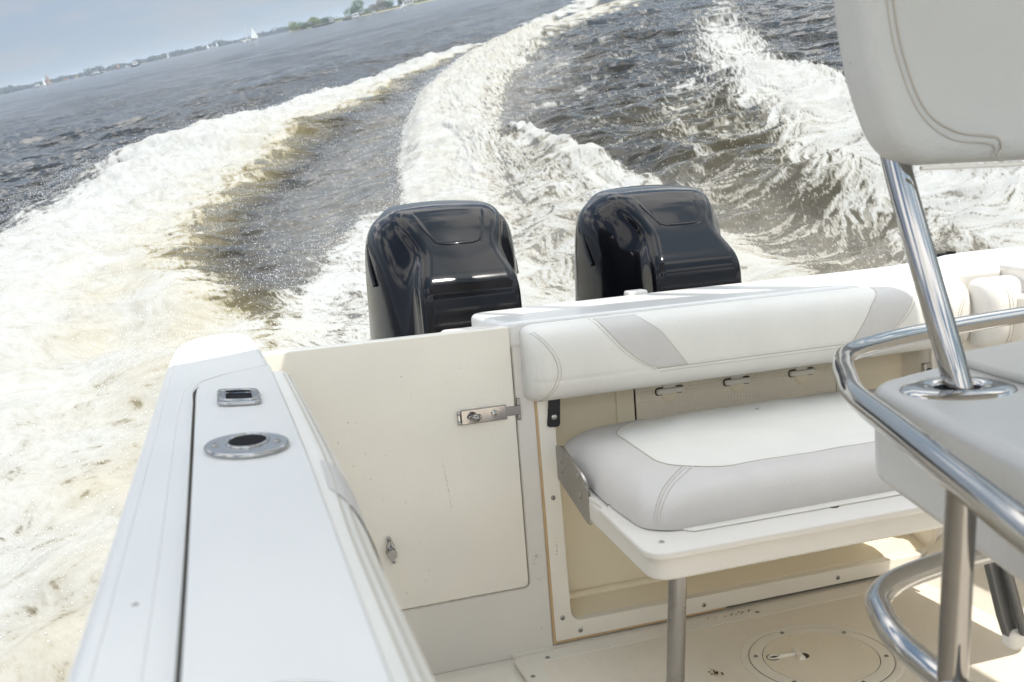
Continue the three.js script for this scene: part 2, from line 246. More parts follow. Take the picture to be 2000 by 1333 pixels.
// what the water is at (x, z): height, foam (above 0 where foam covers it), brown aerated tint, brightness
const BOAT_QI = BOAT_Q.clone().invert();
function waterAt(x, z, foot) {
  const oct = (lambda) => sstep(0.55, 1.4, lambda / foot);     // waves too small for the mesh here are left to the material
  let h = 0.3 * noise(x * 0.05, z * 0.068) * oct(15) + 0.24 * noise(x * 0.13 + 4, z * 0.17 + 0.03 * x) * oct(6); h += 0.12 * (0.35 - Math.abs(noise(x * 0.3 - 0.1 * z, z * 0.42 + 7))) * oct(2.4) + 0.11 * noise(x * 0.36 + 0.16 * z, z * 0.5 + 3) * oct(2.4);
  h += (0.05 * noise(x * 0.8 + 7, z * 1.25 + 0.3 * x) + 0.07 * (0.3 - Math.abs(noise(x * 0.72 + 0.3 * z, z * 0.95 + 11)))) * oct(0.9) + 0.042 * noise(x * 1.9 - z * 0.5, z * 2.6 + 2) * oct(0.4) + 0.012 * noise(x * 6.1, z * 8.3 + 0.7 * x) * oct(0.15);
  let haze = 0, grey = 0, cover = 0, brown = 0, puff = 0, stretch = 0, bright = 1;
  const near = x > -60 && x < 70 && z < 4 && z > -110;
  if (near) {
    const wob = 0.35 * fbm(x * 0.55 + 3, z * 0.4, 3) + 0.2 * fbm(x * 1.9, z * 1.4 + 9, 3);
    let [u, w, at] = stroke(x, z, PORT_WAVE);
    // port wave: a rolled crest, its inner face smooth and amber with aerated water
    const fade = lerp(1, 0.35, sstep(8, 15, at));
    const uu = u + wob * 0.45, crest = Math.exp(-((u + 0.1) ** 2) / 0.28);
    h += crest * 0.34 * fade * Math.min(1, w / 2) * sstep(-0.5, 3, at) + 0.1 * fade * Math.exp(-((u - 0.75) ** 2) / 0.06);
    const pc = (u < 0 ? 1 - 0.52 * sstep(0.15, 0.8, -uu) - 0.48 * sstep(0.8, 1.1, -uu) : 1 - sstep(lerp(0.75, 0.35, sstep(2, 4, at)), 1.12, uu)) * lerp(1, 0.8, sstep(8, 14, at));
    cover = Math.max(cover, pc); puff = Math.max(puff, pc * (1 - 0.75 * sstep(0.2, 0.9, u)));
    brown = Math.max(brown, sstep(0.1, 0.6, uu) * (1 - sstep(0.8, 1.2, uu)) * (at < 11 ? 1 : 0.5)); haze = 1.5 * sstep(0.45, 0.75, uu) * (1 - sstep(0.75, 1.2, uu)) * (1 - sstep(9, 13, at));
    // beside the hull the sheet of spray is thinner and mottled
    const side = sstep(-7.5, -4.5, z) * sstep(-3.6, -2.2, x) ; cover -= 0.16 * side; brown = Math.max(brown, side * 0.45);
    // trough inside the port wave
    { const tr = sstep(0.9, 1.4, u) * (1 - sstep(2.2, 2.9, u)) * (1 - sstep(9, 12, at)); grey = tr; }
    h -= 0.1 * Math.exp(-((u - 1.5) ** 2) / 0.3); h = lerp(h, h * 0.45, grey);
    const mist = bump1(stroke(x, z, MIST)[0] + wob * 0.5, 0.6); cover = Math.max(cover, mist * 0.66);
    // propeller wake: a mound, steep to the left
    [u, w, at] = stroke(x, z, PROP_WAKE);
    const pu = u + wob * (u < 0 ? 0.4 : 0.5), up = sstep(2, 5, at);
    const mound = u < -0.55 ? sstep(-1.25, -0.5, u) : 1 - sstep(-0.4, 1.35, u);
    h += mound * 0.3 * up * lerp(1, 0.7, sstep(9, 13, at)) - 0.1 * (1 - up) * bump1(u, 0.5);
    const wc = u < 0 ? 1 - sstep(0.78, 1.14, -pu) : 1 - 0.42 * sstep(-0.1, 0.65, pu) - 0.58 * sstep(0.65, 1.15, pu);
    cover = Math.max(cover, wc * lerp(1, 0.76, sstep(5, 11, at))); puff = Math.max(puff, wc);
    brown = Math.max(brown, wc * (0.42 + 0.5 * sstep(0.1, 0.9, u) + 0.35 * sstep(4, 9, at)));
    // starboard side
    [u, w, at] = stroke(x, z, STARBOARD_WAVE);
    const su = u + wob * 0.9, sc = Math.exp(-(su * su) / 0.55) * lerp(0.55, 1, sstep(0.5, 4, at)) * lerp(1, 0.5, sstep(5.5, 9, at) * (1 - sstep(-0.25, 0.35, su)));
    h += 0.06 * Math.exp(-(u * u) / 0.5) * sstep(1, 4, at);
    cover = Math.max(cover, sc * 0.9); puff = Math.max(puff, sc * 0.8); brown = Math.max(brown, 0.25 * sc);
    const q = stroke(x, z, STARBOARD_LACE), lace = Math.exp(-((q[0] + wob) ** 2) / 0.8) * sstep(0, 2, q[2]);
    cover = Math.max(cover, lace * 0.41); brown = Math.max(brown, lace * 0.65 * sstep(1, 4, q[2]));
    const rp = stroke(x, z, RIPPLED), ripple = bump1(rp[0] + wob, 0.5); cover = Math.max(cover, ripple * 0.34);
    stretch = Math.max(lace, ripple, 0.8 * sc);
    h += stretch * (0.06 * noise(x * 0.75 + 2 - z * 0.25, z * 2.1) * oct(0.5) + 0.035 * noise(x * 1.7 - z * 0.6, z * 4.6) * oct(0.25));
    const sp = stroke(x, z, SECOND_PROP), spc = bump1(sp[0] + wob * 0.7, 0.45); cover = Math.max(cover, spc * 0.72); h += 0.03 * spc; puff = Math.max(puff, spc * 0.7);
    const bt = bump1(stroke(x, z, BETWEEN)[0] + wob * 0.8, 0.5); cover = Math.max(cover, bt * 0.55); brown = Math.max(brown, bt * 0.45);
    cover = clamp(cover, 0, 1.05);
  }
  // the foam itself: torn at its edges, lacy where thin
  let foam = -1, n = 0; const rows = 0.00095 * (x * x + z * z) / CAM_H, fine2 = (l) => sstep(1.6, 4, l / Math.max(rows, foot));
  if (cover > 0.02) {
    const sx = lerp(1, 0.42, stretch), sz = lerp(1, 1.6, stretch), X = x * sx - z * 0.22 * stretch, Z = z * sz;
    const wx = X + 0.16 * noise(X * 2.2, Z * 2.2), wz = Z + 0.16 * noise(X * 2.2 + 40, Z * 2.2 + 12);
    const AMP = [0.3, 0.55, 0.8, 0.85, 0.7, 0.55, 0.4]; let f = 1.3, sum = 0, low = 0;
    for (let i = 0; i < 7; i++) { const q = noise(wx * f + 31 * i, wz * f + 17 * i); n += AMP[i] * (i > 1 ? 0.55 * (0.62 - 1.9 * Math.abs(q)) + 0.6 * q : q); sum += AMP[i] * AMP[i]; f *= 2.0; if (i < 3) low = n; if (0.8 / f < foot * 0.7) break; }
    n *= 0.9 / Math.sqrt(sum);
    const grain = hash(x, z) - 0.5;
    foam = cover * 1.75 - 0.87 + 0.85 * n * (1 - 0.45 * sstep(0.75, 1, cover)) ;
    const body = clamp((cover * 1.75 - 0.75 + 0.35 * low / Math.sqrt(sum)) * 1.6, 0, 1); foam += 0.16 * grain; n += 0.35 * grain;
    const calm = lerp(0.3, 1, sstep(5, 13, Math.hypot(x, z))); n *= lerp(0.8, 1, calm);
    h += body * (0.012 + puff * calm * (lerp(0.07, 0.1, sstep(8, 14, Math.hypot(x, z))) * fbm(wx * 2.4 + 5, wz * 2.4, 2) + 0.03 * (0.4 - Math.abs(noise(wx * 5.2, wz * 5.2))) + 0.012 * fine2(0.09) * (0.4 - Math.abs(noise(wx * 12, wz * 12))) + (foot < 0.06 ? 0.006 * fine2(0.045) * (0.4 - Math.abs(noise(wx * 24, wz * 24))) : 0) + (foot < 0.02 ? 0.006 * fine2(0.02) * noise(wx * 55, wz * 55) : 0)));
    bright = n;
  }
  return [h, foam, brown, bright, cover, haze, grey];
}
{
  const az = [], deg = Math.PI / 180;
  for (let a = -180; a < -43; a += 3) az.push(a * deg);
  for (let i = 0; i <= 1330; i++) az.push((-43 + (i / 1330) * 82) * deg);
  for (let a = 42; a < 180; a += 3) az.push(a * deg);
  const dist = [];
  for (let e = 68 * deg; e > 0.0008;) { dist.push(CAM_H / Math.tan(e)); e -= e > 0.75 ? 0.0032 : e > 0.48 ? 0.0019 : e > 0.17 ? 0.00092 : e > 0.03 ? 0.00078 : Math.max(0.0004, 0.00078 * e / 0.03 + 0.0002); }
  dist.push(4200, 7500);
  const NA = az.length, ND = dist.length, pos = new Float32Array(NA * ND * 3), foam = new Float32Array(NA * ND), col = new Float32Array(NA * ND * 3), fcol = new Float32Array(NA * ND * 3), inBoat = new Uint8Array(NA * ND);
  const p = V();
  for (let j = 0; j < ND; j++) for (let i = 0; i < NA; i++) {
    const k = j * NA + i, d = dist[j], x = Math.sin(az[i]) * d, z = -Math.cos(az[i]) * d, fine = az[i] > -43.5 * deg && az[i] < 39.5 * deg;
    p.set(x, 0, z); p.y -= CAM_H; p.applyQuaternion(BOAT_QI).add(EYE);
    if (p.x > -0.02 && p.x < 2.4 && p.z > -2.86) inBoat[k] = 1;
    if (inBoat[k]) { pos[k * 3] = x; pos[k * 3 + 1] = -0.5; pos[k * 3 + 2] = z; foam[k] = -1; continue; }
    const foot = fine ? Math.max(d * 0.0011, d > 6 ? 0.0011 * d * d / CAM_H * 0.35 : 0.008) : d * 0.05;
    const [h, f, b, n, cover, haze, grey] = waterAt(x, z, foot);
    pos[k * 3] = x; pos[k * 3 + 1] = h; pos[k * 3 + 2] = z; foam[k] = f;
    const air = clamp(cover * 1.1 - 0.1 + 0.35 * n, 0, 1) * (d < 90 ? 1 : 0), t = b * 0.85 * clamp(cover * 2.2 + haze, 0, 1) * (0.75 + 0.5 * haze);
    // dark peaty water; brown where air is mixed into it
    const gr = grey * (0.085 + 0.03 * noise(x * 5, z * 3) + 0.05 * (hash(x, z) - 0.4) + (hash(z, x) > 0.965 ? 0.16 : 0));
    col[k * 3] = 0.011 + gr + air * 0.032 + t * (0.058 + 0.045 * air); col[k * 3 + 1] = 0.0115 + gr * 0.94 + air * 0.028 + t * (0.047 + 0.038 * air); col[k * 3 + 2] = 0.012 + gr * 0.84 + air * 0.018 + t * (0.022 + 0.017 * air);
    // thin foam is half water: it starts at the colour of the water under it and whitens as it thickens
    const thick = sstep(-0.05, 0.42, f), w = clamp(0.9 + 0.12 * thick + 0.23 * n, 0.6, 1.15) * 0.335, warm = clamp(0.02 + 0.6 * b * (1 - 0.5 * thick) - 0.22 * n + 0.25 * b * noise(x * 2.3, z * 1.7), 0, 1);
    const mixed = [w, lerp(1.004, 0.86, warm) * w, lerp(0.975, 0.54, warm) * w];
    for (let c = 0; c < 3; c++) fcol[k * 3 + c] = lerp(col[k * 3 + c] * 1.5 + 0.025, mixed[c], thick);
  }
  const wIdx = [], fIdx = [];
  const tri = (a, b, c) => { if (inBoat[a] || inBoat[b] || inBoat[c]) return; ((foam[a] + foam[b] + foam[c]) / 3 > 0 ? fIdx : wIdx).push(a, b, c); };
  for (let j = 0; j < ND - 1; j++) for (let i = 0; i < NA; i++) {
    const i2 = (i + 1) % NA, a = j * NA + i, b = j * NA + i2, c = a + NA, e = b + NA;
    tri(a, b, c); tri(b, e, c);
  }
  const all = new THREE.BufferGeometry(); all.setAttribute('position', new THREE.BufferAttribute(pos, 3)); all.setIndex(new THREE.BufferAttribute(new Uint32Array([...[wIdx, fIdx].map((a) => a.length)].reduce((s, n) => s + n, 0)), 1));
  all.index.array.set(wIdx, 0); all.index.array.set(fIdx, wIdx.length); all.computeVertexNormals();
  const nor = all.attributes.normal.array;
  const sheet = (idx, colors) => {
    const map = new Int32Array(NA * ND).fill(-1), out = new Uint32Array(idx.length); let n = 0;
    for (let i = 0; i < idx.length; i++) { if (map[idx[i]] < 0) map[idx[i]] = n++; out[i] = map[idx[i]]; }
    const P3 = new Float32Array(n * 3), N3 = new Float32Array(n * 3), C3 = new Float32Array(n * 3), U2 = new Float32Array(n * 2);
    for (let k = 0; k < NA * ND; k++) { const q = map[k]; if (q < 0) continue; for (let c = 0; c < 3; c++) { P3[q * 3 + c] = pos[k * 3 + c]; N3[q * 3 + c] = nor[k * 3 + c]; C3[q * 3 + c] = colors[k * 3 + c]; } U2[q * 2] = pos[k * 3] / 22; U2[q * 2 + 1] = -pos[k * 3 + 2] / 22; }
    const g = new THREE.BufferGeometry();
    g.setAttribute('position', new THREE.BufferAttribute(P3, 3)); g.setAttribute('normal', new THREE.BufferAttribute(N3, 3)); g.setAttribute('color', new THREE.BufferAttribute(C3, 3)); g.setAttribute('uv', new THREE.BufferAttribute(U2, 2));
    g.setIndex(new THREE.BufferAttribute(out, 1)); return g;
  };
  const lake = new THREE.Mesh(sheet(wIdx, col), waterMat); lake.name = 'water'; tag(lake, 'dark rippled lake water reaching to the far wooded shore', null, null, 'structure'); lake.receiveShadow = true; scene.add(lake);
  const wake = new THREE.Mesh(sheet(fIdx, fcol), foamMat); wake.name = 'wake_foam'; tag(wake, 'white and tan foam churned up in curving bands behind the boat', null, null, 'stuff'); wake.receiveShadow = wake.castShadow = true; scene.add(wake);
  console.log('water', wIdx.length / 3, 'foam', fIdx.length / 3);

  // drops thrown up over the wake; their white also stands for sun glints
  const r = rng(77), N = 90000, drop = new THREE.IcosahedronGeometry(1, 1), spray = new THREE.InstancedMesh(drop, P({ name: 'spray', color: rgb(0.86, 0.86, 0.85), roughness: 0.35 }), N), m4 = new THREE.Matrix4();
  let n = 0, guard = 0;
  while (n < N && guard++ < N * 8) {
    const pick = r(); let path = pick < 0.62 ? PORT_WAVE : pick < 0.72 ? PROP_WAKE : pick < 0.86 ? MIST : STARBOARD_WAVE;
    const T = Math.pow(r(), path === PORT_WAVE ? 1.7 : 1) * Math.min(path.length - 1.001, path === PORT_WAVE ? 9 : 9), i = Math.floor(T), t = T - i, a = path[i], b = path[i + 1];
    const lat = path === PORT_WAVE ? (r() < 0.35 ? -1.0 + 0.25 * (r() + r() - 1) : 2.2 * r() - 1.0) : path === PROP_WAKE ? (r() < 0.6 ? -0.95 + 0.3 * (r() + r() - 1) : 2 * r() - 1) : 2.6 * (r() + r() - 1);
    const w = lerp(a[2], b[2], t), dx = b[0] - a[0], dz = b[1] - a[1], L = Math.hypot(dx, dz);
    const x = lerp(a[0], b[0], t) + (dz / L) * -lat * w * 1, z = lerp(a[1], b[1], t) + (dx / L) * lat * w;
    p.set(x, 0.3, z); const q = toBoat(p); if (q.x > -0.2 && q.x < 2.6 && q.z > -2.95) continue;
    const d = Math.hypot(x, z), [h] = waterAt(x, z, 0.2), up = -Math.log(1 - r() * 0.98) * (path === PORT_WAVE ? 0.05 + 0.06 * sstep(14, 4, d) : 0.035);
    const s = (0.0009 + 0.0022 * r() ** 4) * (0.6 + d * 0.075);
    m4.makeScale(s, s * (0.8 + 0.5 * r()), s).setPosition(x, h + up, z); spray.setMatrixAt(n++, m4);
  }
  spray.count = n; spray.name = 'spray_drops'; tag(spray, 'white drops of spray flying above the wake', null, null, 'stuff'); scene.add(spray);
}
// ---------------------------------------------------------------- far shore, island, boats
// t = tangent of the bearing from dead ahead of the lens, d = metres away
const place = (t, d) => { const c = 1 / Math.hypot(1, t); return V(t * c * d, 0, -c * d); };
function worldThing(name, label, category, pos, turn = 0, group) { const o = new THREE.Group(); o.name = numbered(name); o.position.copy(pos); o.rotation.y = turn; scene.add(o); return tag(o, label, category, group); }
function wpart(name, parent, geo, mat) { const m = new THREE.Mesh(boxUV(geo), mat); m.name = name; m.castShadow = m.receiveShadow = true; parent.add(m); return m; }
const S = (n, r, g, b, rough = 0.8) => P({ name: n, color: rgb(r, g, b), roughness: rough });
const F = { leafD: S('dark leaves', 0.05, 0.1, 0.026), leafM: S('mid leaves', 0.085, 0.14, 0.035), leafY: S('yellow green leaves', 0.2, 0.24, 0.06), leafB: S('browner leaves', 0.2, 0.175, 0.11), bark: S('bark', 0.08, 0.06, 0.045), reed: S('reeds', 0.2, 0.19, 0.085), shore: S('shore', 0.24, 0.22, 0.14),
  wood: S('far woods', 0.035, 0.05, 0.04), white: S('white paint', 0.8, 0.8, 0.78, 0.4), hull: S('grey hull', 0.4, 0.4, 0.4, 0.5), navy: S('dark hull', 0.03, 0.035, 0.06, 0.4), brown: S('brown sailcloth', 0.26, 0.13, 0.085), sail: S('white sailcloth', 0.85, 0.85, 0.83), orange: S('orange', 0.6, 0.22, 0.08), yellow: S('yellow', 0.7, 0.5, 0.08), glass: S('cabin glass', 0.03, 0.035, 0.04, 0.1), wall: S('pale wall', 0.7, 0.68, 0.62), roof: S('grey roof', 0.2, 0.19, 0.19), red: S('red trim', 0.5, 0.08, 0.06) };
function leafClump(r, seed, n, leaf, gap = 0.35) {            // many small leaf faces through a crown's uneven volume
  const q = rng(seed), pos = [], lobes = [...Array(9)].map(() => [(q() - 0.5) * 1.3 * r[0], (q() - 0.35) * 1.0 * r[1], (q() - 0.5) * 1.3 * r[2], 0.38 + 0.3 * q()]);
  for (let i = 0; i < n; i++) {
    const L = lobes[Math.floor(q() * lobes.length)], th = q() * 6.283, cz = 2 * q() - 1, sr = Math.sqrt(1 - cz * cz), k = Math.cbrt(gap + (1 - gap) * q()) * L[3];
    const c = V(L[0] + k * r[0] * sr * Math.cos(th), L[1] + k * r[1] * cz, L[2] + k * r[2] * sr * Math.sin(th));
    const a = V(q() - 0.5, q() - 0.5, q() - 0.5).setLength(leaf * (0.6 + q())), b = V(q() - 0.5, q() - 0.5, q() - 0.5).setLength(leaf * (0.6 + q()));
    pos.push(c.x, c.y, c.z, c.x + a.x, c.y + a.y, c.z + a.z, c.x + b.x, c.y + b.y, c.z + b.z);
  }
  const g = new THREE.BufferGeometry(); g.setAttribute('position', new THREE.Float32BufferAttribute(pos, 3)); g.computeVertexNormals(); return g;
}
function tree(name, label, t, d, w, h, mat, seed, trunkH, group) {
  const o = worldThing(name, label, name === 'tree' ? 'tree' : 'bush', place(t, d), 0, group), k = V(0, 0, 0);
  wpart('trunk', o, merge([new THREE.CylinderGeometry(h * 0.02, h * 0.035, trunkH + h * 0.3, 7).translate(0, (trunkH + h * 0.3) / 2, 0), ...[0, 1, 2, 3].map((i) => new THREE.CylinderGeometry(h * 0.006, h * 0.014, h * 0.35, 5).rotateZ(0.5).rotateY(i * 1.6 + seed).translate(Math.cos(i * 1.6 + seed) * -h * 0.08, trunkH + h * 0.25, Math.sin(i * 1.6 + seed) * h * 0.08))]), F.bark);
  wpart('crown', o, leafClump([w / 2, (h - trunkH) / 2, w / 2], seed, 2600, h * 0.05).translate(0, trunkH + (h - trunkH) * 0.42, 0), mat);
  return o;
}
{ // land
  const isl = []; const N = 40;
  const rim = []; for (let i = 0; i <= N; i++) { const u = i / N, t = lerp(-0.1425, 0.05, u), d = lerp(905, 1000, u) + 6 * noise(u * 9, 2); rim.push(place(t, d)); }
  const back = rim.map((p, i) => p.clone().multiplyScalar(1.05 + 0.1 * i / N));
  const pos = [], idx = [];
  rim.forEach((p, i) => { const b = back[i], lift = 0.9 + 0.5 * noise(i * 0.7, 1); pos.push(p.x, -0.4, p.z, p.x * 1.003, lift, p.z * 1.003, b.x, 1.6, b.z, b.x * 1.001, -0.5, b.z * 1.001); });
  for (let i = 0; i < N; i++) for (let k = 0; k < 3; k++) { const a = i * 4 + k, b = a + 4; idx.push(a, b, a + 1, b, b + 1, a + 1); }
  const g = new THREE.BufferGeometry(); g.setAttribute('position', new THREE.Float32BufferAttribute(pos, 3)); g.setIndex(idx); g.computeVertexNormals();
  const m = new THREE.Mesh(g, F.shore); m.name = 'island'; tag(m, 'low grassy spit of land with bushes and a tall tree', null, null, 'structure'); scene.add(m);
  const q = rng(9), rp = []; for (let i = 0; i < 5200; i++) { const u = q(), t = lerp(-0.137, 0.045, u), p = place(t, lerp(907, 1001, u) + 4 + q() * 6), h = 0.8 + 1.7 * q(); const w = 0.5 + q(); rp.push(p.x, 0.2, p.z, p.x + w, 0.2, p.z + (q() - 0.5), p.x + w * q(), 0.4 + h, p.z); }
  const rg = new THREE.BufferGeometry(); rg.setAttribute('position', new THREE.Float32BufferAttribute(rp, 3)); rg.computeVertexNormals();
  const rm = new THREE.Mesh(rg, F.reed); rm.name = 'reeds'; tag(rm, 'yellow green reeds along the edge of the spit', null, null, 'stuff'); scene.add(rm);
  const bank = new THREE.Mesh(surface((u, v) => { const p = place(lerp(-0.62, -0.02, u), 2020 + 900 * v); return [p.x, v === 0 ? -0.5 : 1.6, p.z]; }, 60, 3), F.shore); bank.name = 'far_shore'; tag(bank, 'far low bank of the lake', null, null, 'structure'); scene.add(bank);
  const wr = rng(21), clumps = [];
  for (let i = 0; i < 330; i++) { const u = wr(), t = lerp(-0.6, -0.1, u), h = 3 + 6 * Math.max(0, 0.45 + 0.9 * noise(u * 42, 4)) + 2 * wr(), p = place(t, 2040 + 60 * wr()); const g2 = leafClump([h * (0.9 + wr()), h * 0.52, h], 300 + i, 90, h * 0.42, 0.5); clumps.push(g2.translate(p.x, h * 0.45, p.z)); }
  const woods = new THREE.Mesh(merge(clumps), F.wood); woods.name = 'far_woods'; tag(woods, 'long blue grey belt of trees along the far shore', null, null, 'stuff'); scene.add(woods);
}
[['willow yellow green bush at the tip of the spit', -0.1385, 912, 12, 8.6, F.leafY, 1], ['rounded olive bush second from the tip of the spit', -0.1295, 914, 11, 7.2, F.leafM, 2], ['taller pale green bush with a peaked top on the spit', -0.1185, 918, 13, 9.5, F.leafY, 3], ['dark green bush behind the long grey boat', -0.1075, 925, 12, 6.6, F.leafD, 4], ['low wide bush between grey boat and tall tree', -0.098, 930, 15, 4.6, F.leafM, 5],
  ['small green bush right beside the tall tree', -0.0665, 955, 9, 6, F.leafM, 7], ['greyish brown bush past the tall tree', -0.0585, 960, 12, 9.5, F.leafB, 8], ['pale brown bush, the taller of the two brownish ones', -0.0515, 962, 11, 11, F.leafB, 9], ['dark green rounded bush near the moored white sailing boat', -0.0435, 965, 13, 9, F.leafD, 10], ['small dark bush close to the pale waterside house', -0.0335, 970, 8, 9.5, F.leafD, 11], ['low green bush beyond the pale waterside house', -0.012, 985, 14, 6, F.leafM, 12]]
  .forEach(([l, t, d, w, h, m, s]) => tree('bush', l, t, d, w, h, m, s, 0.4, 'bushes on the spit'));
tree('tree', 'tall broad green tree standing alone on the spit', -0.0785, 945, 16, 14, F.leafM, 6, 1.5);
function hullGeo(L, B, H) { return surface((u, v) => { const k = u < 0.55 ? 1 : 1 - ((u - 0.55) / 0.45) ** 2, a = (v - 0.5) * Math.PI; return [(u - 0.5) * L, H * (0.2 - Math.cos(a) * 0.7) + 0.5 * H + (u > 0.6 ? (u - 0.6) * H * 0.8 : 0), Math.sin(a) * B * 0.5 * Math.max(0.03, k)]; }, 18, 10); }
function boat(name, label, cat, t, d, turn, L, o) {
  const g = worldThing(name, label, cat, place(t, d), turn, 'boats far out on the lake');
  wpart('hull', g, hullGeo(L, L * 0.3, o.h ?? L * 0.14), o.hull ?? F.white);
  wpart('deck', g, new RoundedBoxGeometry(L * 0.84, 0.12, L * 0.2, 2, 0.05).translate(-L * 0.06, (o.h ?? L * 0.14) * 0.72, 0), F.white);
  if (o.cabin) { const c = wpart('cabin', g, new RoundedBoxGeometry(L * o.cabin[0], o.cabin[1], L * 0.22, 3, 0.2).translate(L * (o.cabin[2] ?? -0.05), (o.h ?? L * 0.14) * 0.7 + o.cabin[1] / 2, 0), o.cabinMat ?? F.white); wpart('window', c, new THREE.BoxGeometry(L * o.cabin[0] * 0.8, o.cabin[1] * 0.3, L * 0.226).translate(L * (o.cabin[2] ?? -0.05), (o.h ?? L * 0.14) * 0.7 + o.cabin[1] * 0.62, 0), F.glass); }
  if (o.mast) wpart('mast', g, new THREE.CylinderGeometry(0.12, 0.2, o.mast, 8).translate(L * 0.1, o.mast / 2 + 0.8, 0), F.white);
  if (o.sail) { const [m, top] = o.sail; const s = new THREE.BufferGeometry(); 
    s.copy(surface((u, v) => { const w = (1 - v) * L * 0.42; return [L * 0.09 - u * w, 1.8 + v * top, 0.25 * Math.sin(u * 3.1) * (1 - v)]; }, 8, 10)); wpart('mainsail', g, s, m);
    wpart('jib', g, surface((u, v) => { const w = (1 - v) * L * 0.34; return [L * 0.13 + u * w, 1.4 + v * top * 0.85, 0.2 * Math.sin(u * 3.1) * (1 - v)]; }, 8, 10), m); }
  return g;
}
boat('motor_boat', 'white motor cruiser leftmost along the far shore, beside the brown sail', 'motor boat', -0.3868, 1200, 0.1, 11, { cabin: [0.4, 2.0] });
boat('sailing_boat', 'sailing boat with tall brown sails near the far shore', 'sailing boat', -0.3765, 1500, 1.2, 13, { mast: 15, sail: [F.brown, 14] });
boat('sailing_boat', 'small sailing boat with a thin white sail beside the tall brown sails', 'sailing boat', -0.3805, 1600, 1.3, 8, { mast: 11, sail: [F.sail, 10] });
boat('motor_boat', 'small white boat with orange cover far off past the brown sails', 'motor boat', -0.36, 1850, 0, 12, { cabin: [0.6, 2, 0], cabinMat: F.orange });
boat('dinghy', 'tiny boat with a yellow cover under the far trees', 'boat', -0.349, 1900, 0, 8, { cabin: [0.5, 2.4, 0], cabinMat: F.yellow, hull: F.yellow });
boat('motor_boat', 'long low white speedboat with a red stern', 'motor boat', -0.3293, 1100, 0.15, 16, { cabin: [0.3, 1.5], h: 1.7 });
boat('sailing_boat', 'small sailing boat with reddish brown sail beside the dark hulled cruiser', 'sailing boat', -0.3087, 1300, 1.0, 8, { mast: 8, sail: [F.brown, 7.4], hull: F.navy });
boat('motor_boat', 'far pale boat between the reddish brown sail and dark hulled cruiser', 'motor boat', -0.3006, 1900, 0, 9, { cabin: [0.4, 2] });
boat('motor_yacht', 'white motor cruiser with a dark hull bottom out on open water', 'motor boat', -0.2923, 900, 0.5, 7.2, { cabin: [0.55, 2.3, 0], hull: F.navy, h: 1.6 });
boat('sailing_boat', 'tiny white sail alone under the middle of the far woods', 'sailing boat', -0.2603, 1850, 1.2, 6, { mast: 8, sail: [F.sail, 7.5] });
boat('sailing_boat', 'first of the little white boats moored together by the far woods', 'sailing boat', -0.2216, 1850, 1.1, 8, { mast: 10, sail: [F.sail, 8] });
boat('motor_boat', 'low white motor boat between the two small far sails', 'motor boat', -0.2172, 1800, 0, 11, { cabin: [0.5, 2.2], cabinMat: F.white });
boat('sailing_boat', 'last of the little white boats moored together by the far woods', 'sailing boat', -0.2128, 1850, 1.0, 7, { mast: 9, sail: [F.sail, 7] });
boat('motor_boat', 'low white boat next to the bare masted sailing boat', 'motor boat', -0.1885, 1000, 0.1, 7, { cabin: [0.4, 1.3] });
boat('sailing_boat', 'white sailing boat with bare tall mast and no sails up', 'sailing boat', -0.1835, 990, 0.9, 8, { mast: 13, cabin: [0.35, 1.2] });
boat('sailing_boat', 'sailing boat with white sails set, next to the bare mast', 'sailing boat', -0.1768, 985, 0.6, 9, { mast: 10.5, sail: [F.sail, 9.6] });
boat('cargo_boat', 'long grey open boat passing the bushes of the spit', 'boat', -0.1098, 700, 0.05, 15, { hull: F.hull, h: 1.6, cabin: [0.16, 2.0, 0.36], cabinMat: F.white });
boat('dinghy', 'dark low boat moored under the tall tree', 'boat', -0.0868, 800, 0.1, 7, { hull: F.navy, h: 1.3 });
boat('motor_boat', 'white cabin boat moored in front of the tall tree', 'motor boat', -0.0785, 800, 0.3, 7, { cabin: [0.7, 2.6, 0] });
boat('motor_boat', 'small white boat moored below the brownish bushes', 'motor boat', -0.0604, 850, 0.1, 5, { cabin: [0.45, 1.7, 0] });
boat('sailing_boat', 'white sailing boat with bare mast moored off the pale house', 'sailing boat', -0.0326, 700, 1.0, 6, { mast: 9, cabin: [0.6, 1.6, 0] });
[['pale house with grey roof beside the dark bush on the spit', -0.0272, 965, 9, 4], ['low white house farther out along the spit', -0.017, 990, 12, 3.4]].forEach(([l, t, d, w, h]) => {
  const o = worldThing('house', l, 'house', place(t, d), 0.1, 'houses on the spit'); o.position.y = 0.8;
  wpart('wall', o, new THREE.BoxGeometry(w, h, 6).translate(0, h / 2, 0), F.wall);
  wpart('roof', o, new THREE.CylinderGeometry(0.01, 4.4, 2.4, 4, 1).rotateY(Math.PI / 4).scale(w / 6, 1, 1.05).translate(0, h + 1.2, 0), F.roof);
  for (const k of [-0.3, 0, 0.3]) wpart('window', o, new THREE.BoxGeometry(w * 0.12, h * 0.35, 0.1).translate(k * w, h * 0.55, 3.03), F.glass);
});
// ---------------------------------------------------------------- the boat: hull, gunwales, transom, cockpit
const ship = boatThing('motor_boat', 'white sport fishing boat whose cockpit, gunwale and transom fill the view', 'boat', V(0, 0, 0));
const ZT = -2.53;                                             // inner face of the transom
